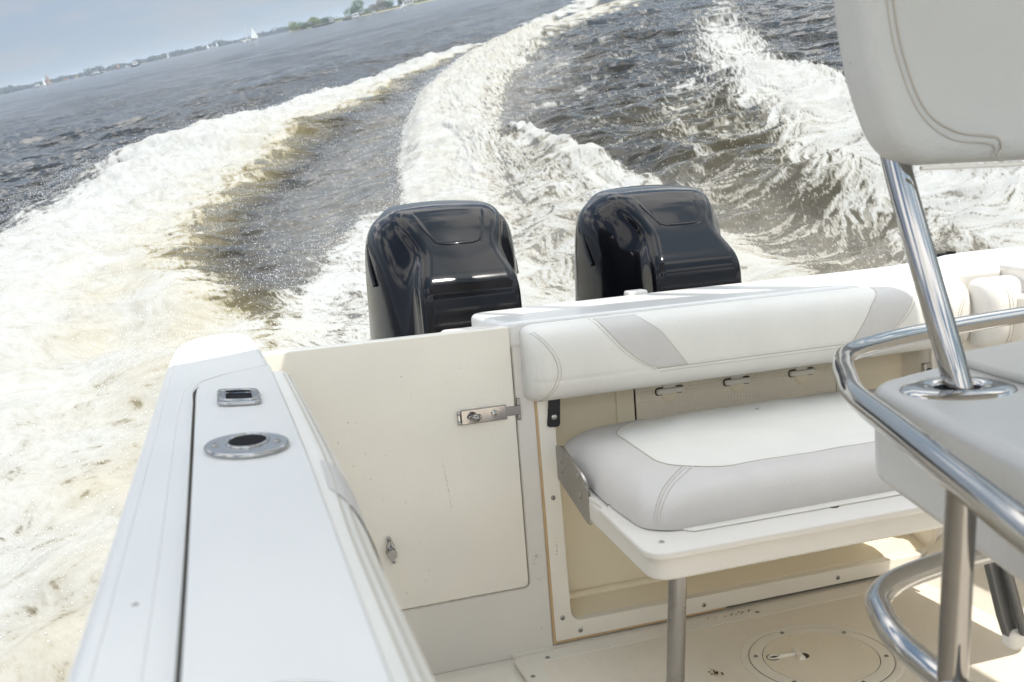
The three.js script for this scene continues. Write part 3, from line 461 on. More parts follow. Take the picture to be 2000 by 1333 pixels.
// hull sides and stern, outside
part('hull_side', ship, slabXY([[-0.12, -0.75], [-0.085, -0.75], [-0.06, 0.9], [-0.12, 0.9]], 0.01, -2.62, 3.2, 0.004), M.gel);
part('hull_side', ship, slabXY([[2.43, -0.75], [2.47, -0.75], [2.47, 0.9], [2.41, 0.9]], 0.01, -2.8, 3.2, 0.004), M.gel);
part('stern', ship, box(0.62, 2.44, -0.75, 0.87, -2.95, -2.88, 0.02), M.gel);
part('stern', ship, box(-0.09, 0.62, -0.75, 0.16, -2.7, -2.62, 0.02), M.gel);
part('hull_bottom', ship, box(-0.09, 2.44, -0.12, -0.04, -2.9, 3.2, 0.02), M.gel);
// left gunwale: rounded aft end, raised lid with a dark joint, fittings
const gun = part('gunwale', ship, slabXZ([[-0.128, 1.4], [-0.122, -0.6], [-0.125, -2.3], [-0.119, -2.56], [-0.088, -2.715], [-0.02, -2.775], [0.04, -2.755], [0.066, -2.66], [0.076, -2.4], [0.083, -2.0], [0.074, -0.6], [0.066, 1.4]], [0, 0.4, 0.2, 0.12, 0.07, 0.05, 0.04, 0.08, 0.2, 0.3, 0.3, 0], 0.845, 0.945, 0.014, [], 14), M.gelTop);
part('edge_crease', gun, tube([[-0.110, 0.9446, 1.4], [-0.104, 0.9446, -0.6], [-0.107, 0.9446, -2.3], [-0.1, 0.9446, -2.55]], 0.0009, 60, 6), M.gelTop);
part('edge_crease', gun, tube([[-0.079, 0.9446, 1.4], [-0.073, 0.9446, -0.6], [-0.080, 0.9446, -1.7], [-0.072, 0.9446, -1.85], [-0.02, 0.9446, -1.96], [0.06, 0.9446, -2.02]], 0.0009, 60, 6), M.gelTop);
part('rub_rail', ship, slabXZ([[-0.14, 1.4], [-0.136, -0.6], [-0.138, -2.3], [-0.11, -2.72], [0.075, -2.72], [0.06, -2.6], [-0.1, -2.2], [-0.1, 1.4]], [0, 0.3, 0.3, 0.1, 0.06, 0.03, 0.05, 0], 0.80, 0.838, 0.006), M.cream);
const lid = part('gunwale_lid', ship, slabXZ([[-0.053, 1.4], [-0.0475, -0.6], [-0.0565, -1.80], [-0.025, -1.895], [0.0775, -1.975], [0.0775, -1.2], [0.0705, -0.6], [0.063, 1.4]], [0, 0.3, 0.075, 0.07, 0.012, 0.2, 0.2, 0], 0.9463, 0.953, 0.0032, [], 10), M.gelTop);
part('rolled_edge', lid, tube([[-0.058, 0.951, 1.4], [-0.0525, 0.951, -0.6], [-0.0605, 0.951, -1.6], [-0.061, 0.951, -1.79], [-0.045, 0.951, -1.87], [-0.02, 0.951, -1.91], [0.03, 0.951, -1.95], [0.074, 0.951, -1.985]], 0.0012, 60, 8), M.gelTop);
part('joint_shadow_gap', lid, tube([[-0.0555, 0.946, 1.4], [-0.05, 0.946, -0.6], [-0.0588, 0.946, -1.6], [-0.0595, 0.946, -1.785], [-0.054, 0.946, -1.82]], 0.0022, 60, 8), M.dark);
part('screw', gun, new THREE.SphereGeometry(0.0028, 12, 8).scale(1, 0.4, 1).translate(-0.086, 0.945, -0.766), M.dull);
{ // square chock in the lid, and flush rod holders
  const y = 0.953, c = part('hawse_pipe', ship, slabXZ([[-0.023, -1.70], [0.043, -1.66], [0.043, -1.52], [-0.023, -1.55]], 0.024, y, y + 0.0062, 0.0025, [roundedShape([[-0.0115, 1.575], [-0.0115, 1.672], [0.0325, 1.645], [0.0325, 1.548]], 0.012)], 10), M.steel, 'polished square steel fitting');
  part('bore', c, slabXZ([[-0.013, -1.675], [0.034, -1.648], [0.034, -1.545], [-0.013, -1.573]], 0.014, y - 0.0004, y + 0.0012, 0, [], 8), M.bore);
  part('lip', c, tube([[-0.0125, y + 0.0058, -1.668], [0.0335, y + 0.0058, -1.643], [0.0335, y + 0.0058, -1.552], [-0.0125, y + 0.0058, -1.578]], 0.0018, 60, 8, true), M.steel);
  const holder = (x, z, s) => {
    const pts = []; for (let i = 0; i < 26; i++) { const a = i / 26 * Math.PI * 2; pts.push([x + Math.cos(a) * 0.0475 * s + Math.sin(a) * 0.018, z + Math.sin(a) * 0.066 * s - Math.cos(a) * 0.012]); }
    const f = part('rod_holder', ship, slabXZ(pts, 0.01, y - 0.0005, y + 0.0062, 0.003, [], 3), M.steel, 'polished oval rod holder');
    const ring = (r, yy, k) => tube([...Array(22)].map((_, i) => { const a = i / 22 * Math.PI * 2; return [x + 0.002 + Math.cos(a) * 0.0245 * k, yy, z - 0.008 + Math.sin(a) * 0.040 * k]; }), r, 60, 12, true);
    part('lip', f, ring(0.0022, y + 0.0062, 1), M.steel);
    const bore = new THREE.CylinderGeometry(0.024, 0.024, 0.0014, 30); bore.scale(1, 1, 0.040 / 0.0245);
    part('bore', f, bore.translate(x + 0.002, y + 0.0058, z - 0.008), M.bore);
    for (const k of [-1, 1]) screw(f, [x + k * 0.0365, y + 0.0062, z + k * 0.012 + 0.004], [0, 1, 0], 0.62);
  };
  holder(0.0105, -1.232, 1); holder(0.012, -0.492, 1);
}
// starboard gunwale, corner deck with round well lid
part('gunwale', ship, slabXZ([[2.2, 1.4], [2.2, -2.2], [2.3, -2.55], [2.5, -2.6], [2.5, 1.4]], [0, 0.1, 0.1, 0, 0], 0.845, 0.94, 0.02), M.gel);
// transom: wall with the door opening, cap, cross wall
const wall = slabXY([[-0.08, -0.02], [0.786, -0.02], [0.786, 0.905], [0.7265, 0.905], [0.7265, 0.183], [-0.08, 0.183]], [0.01, 0.004, 0.012, 0.01, 0.014, 0.01], ZT - 0.07, ZT, 0.009, [], 10);
const transom = part('transom', ship, wall, M.gel);
part('transom_back', transom, box(0.735, 2.4, 0.3, 0.885, -2.9, -2.86, 0.01), M.gel);
const cap = part('transom_cap', ship, slabXZ([[0.715, -2.525], [0.70, -2.72], [0.70, -2.885], [1.3, -2.935], [2.05, -2.945], [2.5, -3.0], [2.5, -2.5], [2.05, -2.53]], [0.03, 0.02, 0.06, 0.3, 0.2, 0, 0, 0.2], 0.845, 0.917, 0.016, [], 12), M.gelTop);
part('cleat_lug', cap, box(1.235, 1.30, 0.91, 0.93, -2.95, -2.90, 0.008), M.gel);
{ // round well lid on the corner deck
  const well = part('well_lid', ship, new THREE.LatheGeometry([[0, 0.022], [0.2, 0.021], [0.235, 0.019], [0.245, 0.012], [0.25, 0.0], [0.27, 0.0], [0.285, 0.012], [0.3, 0.012], [0.31, 0.0]].map(([a, b]) => new THREE.Vector2(a, b)), 64).scale(1.25, 1, 0.72).translate(2.62, 0.922, -2.77), M.gel, 'round white lid in the aft corner deck');
  part('hinge', well, merge([box(2.40, 2.45, 0.936, 0.946, -2.93, -2.90, 0.003), box(2.46, 2.475, 0.938, 0.95, -2.935, -2.9, 0.003)]), M.bore);
  part('corner_deck', ship, slabXZ([[2.1, -2.5], [2.2, -2.95], [3.1, -3.1], [3.1, -2.4]], [0.05, 0.15, 0.1, 0.1], 0.85, 0.921, 0.014), M.gel);
}
{ // transom door: its panel, top strip, slide latch, strike and lower stop
  const door = part('transom_door', ship, slabXY([[0.065, 0.187], [0.7228, 0.187], [0.7228, 0.908], [0.065, 0.908]], [0.01, 0.014, 0.014, 0.02], ZT - 0.035, ZT + 0.011, 0.005, [], 8), M.cream, 'cream transom door');
  part('door_gap', transom, merge([box(0.7222, 0.7272, 0.184, 0.9, ZT - 0.05, ZT - 0.004, 0.001), box(0.065, 0.725, 0.182, 0.188, ZT - 0.05, ZT - 0.004, 0.001)]), M.dark);
  const la = part('latch', door, box(0.571, 0.697, 0.661, 0.701, ZT + 0.0105, ZT + 0.017, 0.0025), M.latch, 'polished steel slide latch');
  part('bolt', la, box(0.694, 0.736, 0.668, 0.694, ZT + 0.006, ZT + 0.013, 0.002), M.latch);
  part('strike', la, box(0.7285, 0.738, 0.652, 0.712, ZT + 0.002, ZT + 0.0085, 0.002), M.dull);
  part('end_clip', la, merge([box(0.561, 0.5695, 0.664, 0.698, ZT + 0.0105, ZT + 0.02, 0.003), new THREE.SphereGeometry(0.0055, 14, 10).translate(0.565, 0.668, ZT + 0.02), new THREE.SphereGeometry(0.0055, 14, 10).translate(0.565, 0.694, ZT + 0.02)]), M.steel);
  part('knob', la, new THREE.LatheGeometry([[0, 0.03], [0.007, 0.0285], [0.0115, 0.023], [0.0122, 0.017], [0.009, 0.011], [0.0065, 0.006], [0.0065, 0]].map((p) => new THREE.Vector2(...p)), 28).rotateX(Math.PI / 2).translate(0.606, 0.679, ZT + 0.016), M.latch);
  part('knob_wing', la, box(0.588, 0.626, 0.674, 0.685, ZT + 0.018, ZT + 0.0255, 0.004), M.latch);
  const sc = part('latch_screw', la, SCREW.clone().scale(1.25, 1, 1.25).rotateX(Math.PI / 2).translate(0.662, 0.683, ZT + 0.017), M.steel);
  const st = part('door_stop', door, slabXY([[0.338, 0.356], [0.352, 0.40], [0.367, 0.362], [0.357, 0.316]], 0.013, ZT + 0.0105, ZT + 0.022, 0.004), M.steel, 'small diamond shaped steel stop');
  part('stud', st, new THREE.CylinderGeometry(0.0125, 0.0135, 0.026, 26).rotateX(Math.PI / 2).translate(0.353, 0.352, ZT + 0.03), M.dull);
  screw(st, [0.3495, 0.387, ZT + 0.021], [0, 0, 1], 0.75); screw(st, [0.3575, 0.325, ZT + 0.021], [0, 0, 1], 0.6);
}
{ // grime: specks on the door and rubbed marks on the post
  const r = rng(91), specks = (n, f, mat, parent) => { const g = []; for (let i = 0; i < n; i++) { const [x, y, q, z] = f(i / n); g.push(new THREE.SphereGeometry(q, 6, 4).scale(1, 1 + r(), 0.15).translate(x, y, z)); } part('grime_speck', parent, merge(g), mat); };
  const dirt = P({ name: 'grime', color: rgb(0.16, 0.14, 0.11), roughness: 0.9 }), pale = P({ name: 'pale grime', color: rgb(0.5, 0.47, 0.42), roughness: 0.9 });
  const door = ship.children.find((c) => c.name === 'transom_door');
  specks(26, (t) => [0.512 + 0.014 * t + 0.003 * (r() - 0.5), 0.575 - 0.135 * t, 0.0004 + 0.0006 * r(), ZT + 0.0112], dirt, door);
  specks(14, () => [0.2 + 0.5 * r(), 0.22 + 0.65 * r(), 0.0005 + 0.0007 * r(), ZT + 0.0112], dirt, door);
  specks(60, () => { const a = r() * 6.28, k = r() * r() * 0.03; return [0.752 + Math.cos(a) * k * 0.7, 0.265 + Math.sin(a) * k, 0.0004 + 0.0008 * r(), ZT + 0.0002]; }, pale, transom);
  specks(20, () => { const a = r() * 6.28, k = r() * 0.014; return [0.757 + Math.cos(a) * k, 0.2 + Math.sin(a) * k, 0.0004 + 0.0006 * r(), ZT + 0.0002]; }, pale, transom);
  specks(30, () => [0.812 + 0.006 * (r() - 0.5), 0.31 - 0.05 * r(), 0.0004 + 0.0008 * r(), ZT + 0.0037], pale, transom);
}
{ // recessed insert behind the folding bench, with stained caulk and screws
  const X1 = 2.13;
  part('caulk_line', transom, merge([slabXY([[0.7835, 0.003], [0.791, 0.003], [0.787, 0.70], [0.7795, 0.70]], 0.002, ZT - 0.002, ZT + 0.0022, 0.0008), slabXY([[0.784, 0.0032], [1.32, 0.0032], [1.32, 0.009], [0.784, 0.0105]], 0.002, ZT - 0.002, ZT + 0.002, 0.0006)]), M.caulk, 'tan stained caulk line');
  const ins = part('recess_frame', ship, slabXY([[0.7905, 0.0085], [X1, 0.0075], [X1, 0.70], [2.06, 0.70], [2.06, 0.052], [0.842, 0.058], [0.834, 0.70], [0.7865, 0.70]], [0.006, 0.006, 0, 0, 0.05, 0.035, 0, 0], ZT - 0.03, ZT + 0.0035, 0.004, [], 8), M.cream);
  const zb = -2.655;
  part('recess_back', ins, box(0.80, 2.1, 0.0, 0.72, zb - 0.02, zb, 0.002), M.liner);
  part('recess_cheek', ins, box(0.805, 0.838, 0.03, 0.72, zb, ZT - 0.026, 0.004), M.liner);
  part('recess_cheek', ins, box(2.058, 2.09, 0.03, 0.72, zb, ZT - 0.026, 0.004), M.liner);
  part('recess_sill', ins, new THREE.ExtrudeGeometry(roundedShape([[-0.026 + ZT, 0.02], [-0.026 + ZT, 0.056], [zb - 0.005, 0.082], [zb - 0.005, 0.02]], 0.004), { depth: 1.26, bevelEnabled: false }).rotateY(-Math.PI / 2).translate(2.09, 0, 0).scale(1, 1, 1), M.liner);
  part('recess_cove', ins, rod([0.84, 0.082, zb + 0.004], [2.06, 0.08, zb + 0.004], 0.012), M.liner);
  const strip = part('hatch_surround', ins, box(1.066, 1.86, 0.535, 0.70, zb, zb + 0.006, 0.003), M.liner);
  const pan = part('access_panel', strip, box(1.126, 1.80, 0.545, 0.70, zb + 0.006, zb + 0.0115, 0.002), M.grip, 'waffle textured access panel');
  part('panel_gap', strip, box(1.1215, 1.8045, 0.54, 0.70, zb + 0.0055, zb + 0.0068, 0.0005), M.dark);
  const ly = 0.652;
  for (const x of [1.233, 1.456, 1.678]) {
    const h = part('turn_latch', strip, merge([roundedBar(x, ly, 0.043, 0.0085), box(x - 0.02, x + 0.02, ly + 0.002, 0.7, zb + 0.011, zb + 0.0165, 0.004)]), M.cream, 'turn latch on the access panel');
  }
  function roundedBar(x, y, w, r) { return slabXY([[x - w, y - r], [x + w, y - r], [x + w, y + r], [x - w, y + r]], r * 0.9, zb + 0.011, zb + 0.024, 0.004, [], 6); }
  for (const x of [1.233, 1.456, 1.678]) {
    part('latch_rim', strip, slabXY([[x - 0.046, ly - 0.012], [x + 0.046, ly - 0.012], [x + 0.046, ly + 0.012], [x - 0.046, ly + 0.012]], 0.011, zb + 0.0108, zb + 0.0122, 0, [], 6), M.dark);
    const cup = new THREE.CylinderGeometry(0.021, 0.021, 0.004, 30, 1, false, Math.PI / 2, Math.PI).rotateX(Math.PI / 2).rotateZ(0);
    part('finger_cup', strip, new THREE.SphereGeometry(0.025, 24, 12).scale(1, 1, 0.35).translate(x, ly - 0.012, zb + 0.0095), M.liner);
  }
  for (const p of [[0.813, 0.422], [0.8145, 0.075], [0.865, 0.029], [1.25, 0.029], [1.702, 0.029], [2.0, 0.029]]) screw(ins, [p[0], p[1], ZT + 0.0035], [0, 0, 1], 0.95);
}
{ // cockpit floor: base, screwed panels, grip strip, round hatch
  const fl = part('floor', ship, box(-0.08, 2.45, -0.05, -0.016, -2.54, 3.2, 0.004), M.deck);
  part('floor_gap', fl, box(-0.05, 2.3, -0.017, -0.0145, -2.53, 0.4, 0.001), M.cream);
  const pa = part('floor_panel', fl, slabXZ([[0.652, 1.4], [0.652, -2.508], [2.15, -2.5255], [2.15, 1.4]], [0, 0.032, 0.01, 0], -0.016, 0.0, 0.005), M.deck);
  part('floor_panel', fl, slabXZ([[-0.06, 1.4], [-0.06, -2.46], [0.636, -2.464], [0.644, 1.4]], [0, 0.02, 0.04, 0], -0.016, 0.001, 0.005), M.cream);
  for (const p of [[0.742, -2.462], [0.672, -2.375], [1.391, -2.47], [1.9, -2.47]]) screw(pa, [p[0], 0.0, p[1]]);
  part('smooth_border', fl, merge([box(0.66, 2.15, -0.016, -0.0015, -2.545, -2.512, 0.001), box(0.68, 2.14, -0.003, 0.0008, -2.503, -2.445, 0.0005), box(0.656, 0.71, -0.003, 0.0009, -2.43, 0.4, 0.0005)]), M.cream);
  const hx = 1.388, hz = -2.15, disc = (r0, r1, y0, y1) => new THREE.LatheGeometry([[r0, y0], [r0, y1 - 0.001], [r0 + 0.0015, y1], [r1 - 0.003, y1], [r1, y1 - 0.003], [r1, y0]].map((p) => new THREE.Vector2(...p)), 72).translate(hx, 0, hz);
  const ha = part('hatch_rim', ship, disc(0.184, 0.205, -0.002, 0.0025), M.cream, 'round deck plate set in the floor');
  part('ring', ha, disc(0.1475, 0.1815, -0.002, 0.003), M.cream);
  part('ring_gap', ha, disc(0.1455, 0.1845, -0.003, 0.0008), M.dark);
  const li = part('hatch_lid', ha, new THREE.CylinderGeometry(0.1455, 0.1455, 0.006, 72).translate(hx, 0, hz), M.grip);
  for (let i = 0; i < 6; i++) { const a = 0.45 + i * Math.PI / 3; screw(ha, [hx + Math.cos(a) * 0.164, 0.003, hz + Math.sin(a) * 0.164], [0, 1, 0], 0.85); }
  // the T-shaped pull lying in its pocket
  const u = V(0.93, 0, 0.1).normalize(), w = V(-0.35, 0, 1).normalize(), o = V(hx - 0.125, 0.0032, hz - 0.05), at = (a, b, y = 0) => { const p = o.clone().addScaledVector(u, a).addScaledVector(w, b); return [p.x, p.y + y, p.z]; };
  part('pull_handle', ha, merge([tube([at(0.002, 0.0), at(0.012, -0.008), at(0.026, -0.004), at(0.032, 0.006), at(0.02, 0.012), at(0.006, 0.008)], 0.0038, 40, 10, true), rod(at(0.03, 0.004, 0.001), at(0.082, 0.008, 0.001), 0.0058), rod(at(0.08, -0.02, 0.002), at(0.088, 0.04, 0.002), 0.0085)]), M.cream, 'T shaped pull lying in the deck plate');
  part('pocket', ha, merge([new THREE.CylinderGeometry(0.017, 0.017, 0.0008, 24).translate(...at(0.014, 0.002, 0.0004)), new THREE.CylinderGeometry(0.016, 0.016, 0.0008, 24).translate(...at(0.094, 0.02, 0.0004))]), M.dark);
  // dry leaf crumbs
  const r = rng(4), crumbs = []; for (let i = 0; i < 26; i++) { const a = r() * 6.28, k = r() * r() * 0.022; crumbs.push(new THREE.TetrahedronGeometry(0.0016 + 0.0028 * r()).rotateX(r() * 6).rotateY(r() * 6).translate(1.105 + Math.cos(a) * k, 0.003, -2.185 + Math.sin(a) * k)); }
  for (let i = 0; i < 20; i++) crumbs.push(new THREE.TetrahedronGeometry(0.001 + 0.0022 * r()).rotateX(r() * 6).translate(1.24 + r() * 0.14, 0.003, -2.492 + r() * 0.012));
  const cr = new THREE.Mesh(merge(crumbs).translate(-1.1, 0, 2.185), P({ name: 'dry leaf', color: rgb(0.13, 0.07, 0.02), roughness: 0.9 })); cr.name = 'dry_crumbs'; cr.position.copy(toWorld(V(1.1, 0, -2.185))); cr.quaternion.copy(BOAT_Q); tag(cr, 'brown dry crumbs scattered on the cockpit floor', null, null, 'stuff'); scene.add(cr);
}
{ // starboard side of the cockpit
  part('side_liner', ship, box(2.2, 2.28, -0.02, 0.86, -2.6, 1.4, 0.02), M.cream);
  part('corner_liner', ship, slabXZ([[2.05, -2.7], [2.05, -2.53], [2.15, -2.49], [2.21, -2.40], [2.3, -2.7]], [0.01, 0.05, 0.05, 0.05, 0.01], -0.01, 0.84, 0.01), M.cream);
  part('floor_coaming', ship, new THREE.ExtrudeGeometry(roundedShape([[1.93, -0.01], [2.22, -0.01], [2.22, 0.16], [2.12, 0.14], [2.0, 0.035]], [0, 0, 0.02, 0.06, 0.06]), { depth: 3.6, bevelEnabled: false, curveSegments: 10 }).translate(0, 0, -2.52), M.cream);
  const k = part('corner_latch', ship, box(2.02, 2.05, 0.60, 0.655, ZT, ZT + 0.02, 0.006), M.steel); part('bore', k, new THREE.CylinderGeometry(0.011, 0.011, 0.004, 20).rotateX(Math.PI / 2).translate(2.037, 0.628, ZT + 0.021), M.bore);
  const moss = rng(31), ms = []; for (let i = 0; i < 46; i++) ms.push(new THREE.SphereGeometry(0.0022 + 0.0035 * moss(), 6, 5).scale(0.7, 1.2, 0.5).translate(2.205 + 0.004 * moss(), 0.60 + 0.085 * moss(), -2.405 + 0.008 * (moss() - 0.5)));
  part('moss_streak', ship, merge(ms), M.moss, 'green moss streak under the corner cushion');
}
{ // hard top over the cockpit: it shades all but the stern
  const pts = [[-0.02, 0.12], [-0.01, -1.5], [0.2, -1.62], [0.41, -1.77], [0.52, -2.12], [1.55, -2.15], [2.2, -1.95], [2.4, -1.62], [2.22, -1.3], [2.2, 0.12]];
  const top = part('hard_top', ship, slabXZ(pts, [0.2, 0.1, 0.15, 0.12, 0.1, 0.2, 0.15, 0.1, 0.1, 0.2], 2.27, 2.33, 0.02), M.gel, 'white hard top above the cockpit');
  for (const [x, z] of [[0.3, 0.06], [2.1, 0.06]]) part('top_post', ship, rod([x, 0, z], [x, 2.28, z], 0.022), M.steel);
  for (const [x, z, h, r] of [[1.14, -2.1, 1.35, 0.018], [1.32, -2.12, 1.6, 0.034], [1.72, -2.1, 1.3, 0.03], [1.98, -2.0, 1.1, 0.045]]) part('rocket_launcher', top, merge([rod([x, 2.3, z], [x, 2.3 + h, z - 0.05], r), new THREE.TorusGeometry(r, r * 0.2, 8, 20).rotateX(Math.PI / 2).translate(x, 2.3 + h, z - 0.05)]), M.steel);
}
// ---------------------------------------------------------------- outboard motors
{
  const smax = (a, b, k) => { const h = Math.max(k - Math.abs(a - b), 0) / k; return Math.max(a, b) + h * h * k * 0.25; };
  const smin = (a, b, k) => -smax(-a, -b, k);
  // half planes of the side profile [z, y] -> outward normal through a point
  const plane = (z, y, nz, ny) => { const l = Math.hypot(nz, ny); return (q, p) => ((q - z) * nz + (p - y) * ny) / l; };
  const f1 = plane(0.30, 0.95, 1, 0.06), f2 = plane(0.285, 1.003, 0.72, 0.78), f3 = plane(0.055, 1.222, 0.27, 1), f4 = plane(-0.1, 1.275, -0.1, 1), f5 = plane(-0.31, 1, -1, 0.15), f6 = plane(0, 0.36, 0.05, -1);
  const g1 = plane(0.245, 0.9, 1, 0.12), g2 = plane(0.205, 1.04, 0.86, 0.58), g3 = plane(0.0, 1.245, 0.26, 1), g4 = plane(-0.1, 1.27, -0.08, 1);
  function sdf(x, y, z) {
    const ax = Math.abs(x);
    let c = smax(smax(f1(z, y), f2(z, y), 0.035), smax(f3(z, y) + 0.4 * x * x, smax(f4(z, y) + 0.5 * x * x, f5(z, y), 0.12), 0.06), 0.05);
    const hw = 0.170 - 0.030 * Math.exp(-(((y - 1.10) / 0.075) ** 2));
    c = smax(smax(c, ax - hw, 0.04), f6(z, y), 0.04);
    c += 0.0045 * sstep(1.114, 1.122, y) * (1 - sstep(1.215, 1.24, y)) * (1 - sstep(-0.004, 0.004, ax - (0.078 + 0.42 * (y - 1.12)))) * sstep(0, 0.06, z);  // recessed top panel
    let b = smax(smax(g1(z, y), g2(z, y), 0.16), smax(g3(z, y) + 0.3 * x * x, smax(g4(z, y) + 0.3 * x * x, f5(z, y), 0.12), 0.1), 0.1);
    b = smax(b, ax - (0.27 - 0.02 * Math.max(0, y - 1.0) - 0.02 * Math.max(0, 0.7 - y)), 0.12); b = smax(b, f6(z, y), 0.06);
    // scooped cheeks beside the raised centre
    b = smax(b, ((z - 0.10) * 0.8 + (ax - 0.262) * 0.9) / 1.2, 0.2);
    return smin(c, b, 0.055);
  }
  const n = 120, g0 = mergeVertices(new THREE.BoxGeometry(2, 2, 2, n, n, n).deleteAttribute('uv').deleteAttribute('normal'), 1e-5), p = g0.attributes.position, nor = new Float32Array(p.count * 3), C = V(0, 0.86, -0.02);
  for (let i = 0; i < p.count; i++) {
    const d = V(p.getX(i), p.getY(i), p.getZ(i)); d.set(d.x * Math.sqrt(1 - d.y * d.y / 2 - d.z * d.z / 2 + d.y * d.y * d.z * d.z / 3), d.y * Math.sqrt(1 - d.x * d.x / 2 - d.z * d.z / 2 + d.x * d.x * d.z * d.z / 3), d.z * Math.sqrt(1 - d.x * d.x / 2 - d.y * d.y / 2 + d.x * d.x * d.y * d.y / 3)).normalize();
    let lo = 0, hi = 1; for (let k = 0; k < 34; k++) { const m = (lo + hi) / 2; if (sdf(C.x + d.x * m, C.y + d.y * m, C.z + d.z * m) < 0) lo = m; else hi = m; }
    const x = C.x + d.x * lo, y = C.y + d.y * lo, z = C.z + d.z * lo, e = 0.0025; p.setXYZ(i, x, y, z);
    const N = V(sdf(x + e, y, z) - sdf(x - e, y, z), sdf(x, y + e, z) - sdf(x, y - e, z), sdf(x, y, z + e) - sdf(x, y, z - e)).normalize(); nor.set([N.x, N.y, N.z], i * 3);
  }
  g0.setAttribute('normal', new THREE.BufferAttribute(nor, 3));
  const front = (x, y) => { let lo = -0.1, hi = 0.5; for (let k = 0; k < 30; k++) { const m = (lo + hi) / 2; if (sdf(x, y, m) < 0) lo = m; else hi = m; } return [x, y, lo + 0.0002]; };
  const base = V(0.785, 0.3, -3.425), off = (g) => g.translate(base.x, 0, base.z);
  const build = (label) => {
    const o = boatThing('outboard_motor', label, 'outboard motor', base.clone(), 'twin black outboard motors');
    const cowl = part('cowling', o, off(g0), M.cowl);
    const line = [[-0.118, 1.195], [-0.112, 1.178], [-0.085, 1.135], [-0.075, 1.123], [-0.055, 1.1175], [0, 1.116], [0.055, 1.1175], [0.072, 1.123], [0.083, 1.138], [0.1, 1.185], [0.102, 1.197]].map(([x, y]) => front(x, y));
    part('raised_line', cowl, off(tube(line, 0.0034, 120, 10)), M.cowl);
    for (const s of [-1, 1]) part('side_vent', o, off(tube([[s * 0.262, 0.985, -0.06], [s * 0.2655, 1.03, -0.09], [s * 0.264, 1.08, -0.12], [s * 0.258, 1.13, -0.15]], 0.0065, 24, 10)), M.black);
    part('cowl_seam', o, off(new RoundedBoxGeometry(0.49, 0.02, 0.5, 4, 0.01).translate(0, 0.46, -0.03)), M.black);
    part('midsection', o, off(merge([new RoundedBoxGeometry(0.2, 0.9, 0.3, 4, 0.06).translate(0, -0.1, -0.04), new RoundedBoxGeometry(0.34, 0.12, 0.46, 4, 0.05).translate(0, 0.34, -0.02)])), M.cowl);
    part('mounting_bracket', o, off(merge([new RoundedBoxGeometry(0.06, 0.5, 0.36, 3, 0.02).translate(-0.13, 0.1, 0.3), new RoundedBoxGeometry(0.06, 0.5, 0.36, 3, 0.02).translate(0.13, 0.1, 0.3)])), M.black);
    return o;
  };
  const left = build('glossy black outboard motor standing behind the cream transom door');
  const right = left.clone(); right.name = numbered('outboard_motor'); right.userData = { ...left.userData, label: 'glossy black outboard motor standing behind the padded bolster and bench', base: V(1.602, 0.3, -3.425) };
  right.position.copy(toWorld(V(1.602, 0.3, -3.425))); scene.add(right);
}
// ---------------------------------------------------------------- bolsters, folding bench, helm seat
function spow(a, p) { return Math.sign(a) * Math.pow(Math.abs(a), p); }
// padded bolster: section in (out, y), run along an axis; f(u along 0..1, v from the back of the top round to the back of the bottom)
function bolster(name, label, at, len, yc, hh, depth, opt = {}) {
  const end = 0.05, q = (s, v, lift = 0) => {                 // s = metres along
    const e = Math.min(s, len - s), k = e >= end ? 1 : Math.sqrt(Math.max(0, 1 - (1 - Math.max(0, e) / end) ** 2.6)), kk = lerp(0.35, 1, k);
    const th = (0.5 - v) * Math.PI, sn = Math.sin(th), cs = Math.cos(th), crease = opt.crease ? 0.0025 * Math.exp(-(((yc + hh * spow(sn, 0.75)) - opt.crease) ** 2) / 0.000012) : 0;
    return at(s, (depth * Math.pow(Math.max(0, cs), 0.62) + lift - crease) * (k < 1 ? kk : 1), yc + (hh + lift * 0.6) * spow(sn, 0.75) * (k < 1 ? lerp(0.8, 1, k) : 1));
  };
  const vOfY = (y) => 0.5 - Math.asin(spow(clamp((y - yc) / hh, -1, 1), 1 / 0.75)) / Math.PI;
  return { q, vOfY, end, len };
}
function mid(o) { const b = new THREE.Box3().setFromObject(o); return b; }
function bolsterThing(name, label, base, B, mat, along = 140) {
  const o = boatThing(name, label, 'bolster cushion', base, 'padded bolsters round the cockpit');
  const smooth = (i) => { const u = i; return u < 0.15 ? 0.15 * (u / 0.15) ** 2 * 0.35 / 0.15 * 0.15 / 0.15 : u; };
  const ss = []; const n0 = 18; for (let i = 0; i <= n0; i++) ss.push(B.end * (1 - Math.cos(i / n0 * Math.PI / 2))); for (let i = 1; i < along; i++) ss.push(B.end + (B.len - 2 * B.end) * i / along); for (let i = 0; i <= n0; i++) ss.push(B.len - B.end * (1 - Math.sin(i / n0 * Math.PI / 2)));
  const N = ss.length - 1;
  part('cover', o, surface((u, v) => B.q(ss[Math.round(u * N)], v), N, 64), mat);
  for (const s of [0.0004, B.len - 0.0004]) part('end_panel', o, surface((u, v) => { const a = B.q(s, v), c = B.q(s, 0.5), m = B.q(s, 0), z = B.q(s, 1), cx = (m[0] + z[0]) / 2, cy = (m[1] + z[1]) / 2, cz = (m[2] + z[2]) / 2; return [lerp(cx, a[0], u), lerp(cy, a[1], u), lerp(cz, a[2], u)]; }, 6, 48), mat);
  return o;
}
